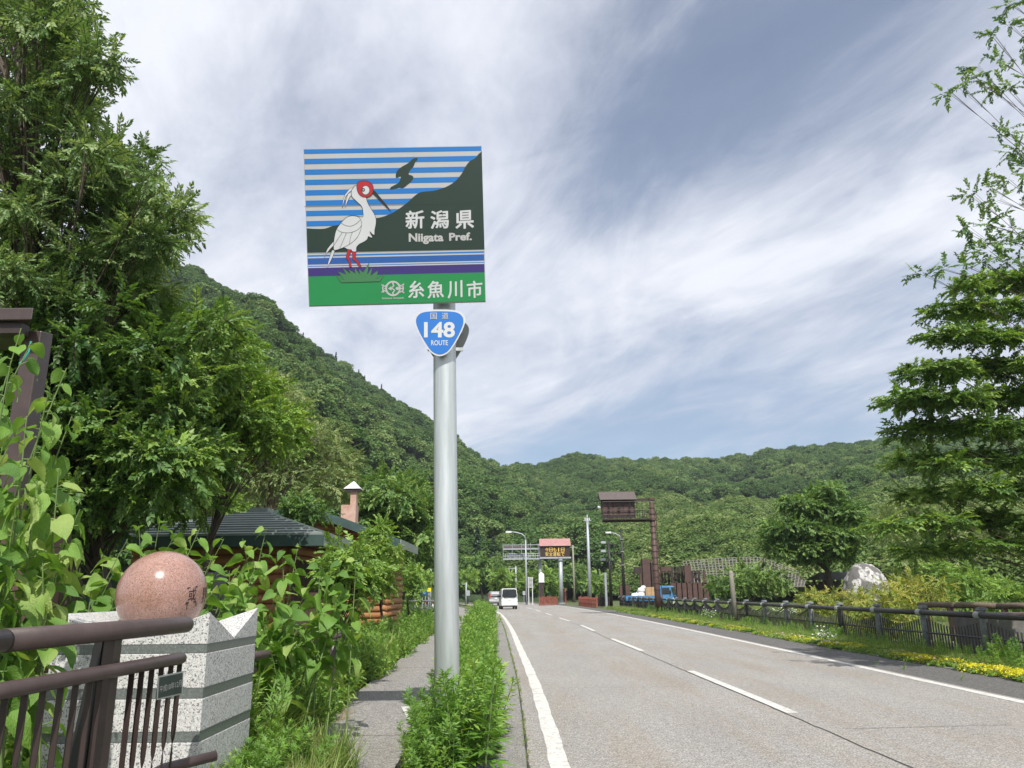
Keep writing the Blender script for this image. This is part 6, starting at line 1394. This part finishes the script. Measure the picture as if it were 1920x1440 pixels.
leafy_plant('knotweed', 'broad-leaved knotweed thicket right of the granite pedestal before the log cabin', (-2.7, 8.2, 0),
            [(500, 990, 8.2), (455, 1010, 8.0), (530, 1030, 7.8), (560, 1020, 8.4), (480, 1060, 7.8), (600, 1060, 8.2), (640, 1055, 8.4), (668, 1050, 8.6), (580, 1100, 8.0), (640, 1110, 8.2), (520, 1110, 7.6), (440, 1120, 7.5), (470, 1150, 7.4), (610, 1150, 8.0), (560, 1170, 7.7), (500, 1190, 7.5), (640, 1130, 8.5), (430, 1070, 7.8)], .215, 3, per=16, start=.35)
leafy_plant('creeper', 'leafy green creeper covering the ground left of the pedestal behind the handrail', (-3.9, 5.6, 0),
            [(20, 1200, 6.0), (60, 1215, 6.2), (90, 1240, 5.9), (30, 1250, 5.7), (70, 1290, 5.6), (20, 1310, 5.3), (90, 1340, 5.6), (50, 1360, 5.3), (10, 1390, 5.1), (80, 1410, 5.4), (40, 1430, 5.1), (-20, 1340, 5.2), (-20, 1230, 5.8), (100, 1390, 5.7), (85, 1200, 6.4), (10, 1180, 6.3)], .20, 4, per=12, start=.1, droop=.3, spread=.5)

# ------------------------------------------------------------------ weeds, verge flowers
def field(name, xy, protos, scl, seed, tilt=.15, z=0., parent=None, idx=None):
    r = np.random.RandomState(seed); k = len(xy); s_ = r.uniform(*scl, size=k)
    P_ = np.concatenate([xy, np.full((k, 1), z)], 1); Rr = np.stack([r.normal(size=k) * tilt, r.normal(size=k) * tilt, r.uniform(0, 6.28, k)], 1)
    return scatter(name, P_, Rr, s_, protos, parent, idx, seed)
def band(n, y0, y1, fa, fb, seed, pw_=1.6):
    r = np.random.RandomState(seed); u = r.uniform(0, 1, n); y = (y0 ** (1 - pw_) + u * (y1 ** (1 - pw_) - y0 ** (1 - pw_))) ** (1 / (1 - pw_)) if pw_ != 1 else y0 * (y1 / y0) ** u
    t = r.uniform(0, 1, n); return np.stack([fa(y) + (fb(y) - fa(y)) * t, y], 1)
HA = lambda y: Lf(y) - 1.32 - .012 * np.clip(y - 6, 0, 60) - .05 * np.sin(y * 1.7); HB = lambda y: Lf(y) - .80 + .07 * np.sin(y * 2.3)
xy = band(1500, 6.8, 60, HA, HB, 1, 1.3); xy = xy[~((xy[:, 1] < 7.4) & (xy[:, 0] < -1.0))]
field('weeds', xy, WEEDS, (.55, 1.4), 1, .24)
r9 = np.random.RandomState(77); field('weeds', np.stack([r9.uniform(-.82, -.26, 44), r9.uniform(6.9, 8.15, 44)], 1), WEEDS, (.9, 1.45), 77, .25)
field('weeds', np.stack([r9.uniform(-.45, -.2, 30), r9.uniform(8.15, 10.2, 30)], 1), WEEDS, (.8, 1.3), 78, .25)
field('weeds', np.stack([r9.uniform(-3.2, -2.35, 330), r9.uniform(6.3, 9.6, 330)], 1), WEEDS, (.9, 1.5), 79, .22)
field('weeds', np.stack([r9.uniform(-2.9, -2.2, 420), r9.uniform(6.3, 10, 420)], 1), WEED2, (.9, 1.5), 80, .3)
field('weeds', np.stack([r9.uniform(-2.9, -2.15, 70), r9.uniform(6.2, 8.5, 70)], 1), GRASSL, (.8, 1.35), 81, .25)
field('dry_grass', np.stack([r9.uniform(-2.5, -2.1, 90), r9.uniform(6.0, 11, 90)], 1), GDRY, (.3, .6), 82, .3)
field('weeds', band(900, 9, 64, HA, HB, 2, 1.2), WEED2, (.8, 1.5), 2, .15); field('weeds', band(260, 20, 62, HA, HB, 3, 1.2), GRASS, (1., 1.6), 3, .1)
field('weeds', band(140, 9, 40, lambda y: Lf(y) - .86, lambda y: Lf(y) - .66, 4, 1.3), WEED2, (.3, .6), 4)
field('weeds', band(260, 7, 60, lambda y: Lf(y) - .32, lambda y: Lf(y) - .26, 44, 1.1), GRASS, (.08, .2), 44)
WA = lambda y: PA(y) - 2.2 - .02 * y; WB = lambda y: PA(y) - .06 + .12 * np.sin(y * 1.3) + .06 * np.sin(y * 3.9)
def lb_mask(xy): # keep clear of the pedestal and the handrail
    return xy[~((xy[:, 0] > -3.3) & (xy[:, 0] < -1.95) & (xy[:, 1] < 6.6)) & ~((xy[:, 1] < 5.6))]
field('weeds', lb_mask(band(2100, 6.3, 45, WA, WB, 5, 1.25)), WEEDS, (.75, 1.35), 5, .2)
field('weeds', lb_mask(band(2600, 6.4, 48, WA, lambda y: WB(y) + .12, 6, 1.2)), WEED2, (.7, 1.5), 6, .25)
field('weeds', lb_mask(band(260, 6.3, 20, WA, WB, 7, 1.3)), GRASSL, (.8, 1.3), 7, .2)
field('weeds', band(260, 5.2, 7.4, lambda y: -2.15 + 0 * y, lambda y: -1.55 + 0 * y, 8, 1.3), GRASS, (.5, 1.0), 8, .35); field('dry_grass', band(300, 5.2, 9, lambda y: -2.2 + 0 * y, lambda y: -1.85 - .14 * (y - 6), 9, 1.3), GDRY, (.4, .9), 9, .4)
field('weeds', band(160, 5.3, 6.8, lambda y: -2.1 + 0 * y, lambda y: -1.75 + 0 * y, 18, 1.3), WEEDS, (.5, .8), 18, .3)
field('weeds', band(1000, 10, 50, lambda y: PA(y) - 5 - .05 * y, lambda y: PA(y) - 1.8, 10, 1.2), WEEDS, (1., 1.7), 10)
field('weeds', band(500, 6, 12, lambda y: -7 + 0 * y, lambda y: -3.3 + 0 * y, 11, 1.2), WEEDS, (1., 1.6), 11)
# right verge
VA = lambda y: Rf(np.minimum(y, 31)) + 1.55 - .02 * np.clip(y - 30, 0, 60); 
xy = band(1500, 8, 50, VA, lambda y: VA(y) + .5, 12, 1.3); xy = xy[(np.sin(xy[:, 1] * 1.9) + np.sin(xy[:, 1] * .83 + 1) + np.sin(xy[:, 1] * 4.7 + xy[:, 0] * 6) * .5) > .05]
field('sedum_flowers', xy, SEDUM, (.7, 1.5), 12, .1)
field('sedum_plants', band(2000, 8, 60, lambda y: VA(y) - .03, lambda y: VA(y) + .95, 13, 1.3), SEDG, (.8, 1.6), 13, .1)
field('pink_flowers', band(60, 9, 40, VA, lambda y: VA(y) + .7, 14, 1.3), PINK, (.8, 1.2), 14, .1, .03)
field('grass', band(3200, 9, 72, lambda y: VA(y) + .55, lambda y: VA(y) * 0 + 10.0, 15, 1.15), GRASS, (.28, .62), 15, .1)
field('verge_plants', band(900, 9, 60, lambda y: VA(y) + .6, lambda y: VA(y) * 0 + 10.0, 16, 1.25), WEED2 + WEEDS[:2], (.3, .7), 16, .15)
field('verge_plants', band(36, 13, 17, lambda y: 9.0 + 0 * y, lambda y: 9.9 + 0 * y, 17, 1.2), WEEDS, (.6, 1.0), 17, .15)
field('grass', band(4200, 10, 75, lambda y: 10.2 + 0 * y, lambda y: 10.5 + y * .62, 19, .6), GRASS, (.35, .8), 19, .1)
field('dry_grass', band(220, 25, 62, lambda y: 10.3 + 0 * y, lambda y: 11.5 + .05 * y, 20, 1.2), [GRASSL[0]] , (.9, 1.4), 20, .1)
def daisies(label, x, y, Y, n, wx, s_):
    q = P(x, y, Y); r = np.random.RandomState(int(x)); xy = np.stack([q.x + r.normal(size=n) * wx, Y + r.normal(size=n) * wx * .8], 1)
    o = field('daisies', xy, DAISY, (s_, s_ * 1.4), int(x), .1, .1); return o
daisies('', 1540, 1172, 20.5, 6, .22, 1.0); daisies('', 1395, 1110, 40, 30, 1.2, 1.1); daisies('', 1465, 1108, 38, 34, 1.0, 1.1)
for i, (x, y) in enumerate(((1707, 1247), (1640, 1246), (1690, 1255), (1800, 1275), (1555, 1223), (1940, 1300))):
    q = PG(x, y); field('weeds', np.array([[q.x, q.y], [q.x + .07, q.y + .03]]), WEED2, (.25, .4), 70 + i, .3)

# ------------------------------------------------------------------ thin summer haze
me = MB(); me.box2((-900, -900, -1.2), (900, 900, 260)); hz = me.build('haze', bpy.data.materials.new('haze_air')); hz['kind'] = 'stuff'
hm = hz.data.materials[0]; hm.use_nodes = True; hm.node_tree.nodes.clear(); ho = N(hm.node_tree, 'ShaderNodeOutputMaterial'); hv = N(hm.node_tree, 'ShaderNodeVolumePrincipled')
hv.inputs['Color'].default_value = (.82, .90, 1, 1); hv.inputs['Density'].default_value = .00026; hv.inputs['Anisotropy'].default_value = .2
hm.node_tree.links.new(hv.outputs[0], ho.inputs['Volume'])
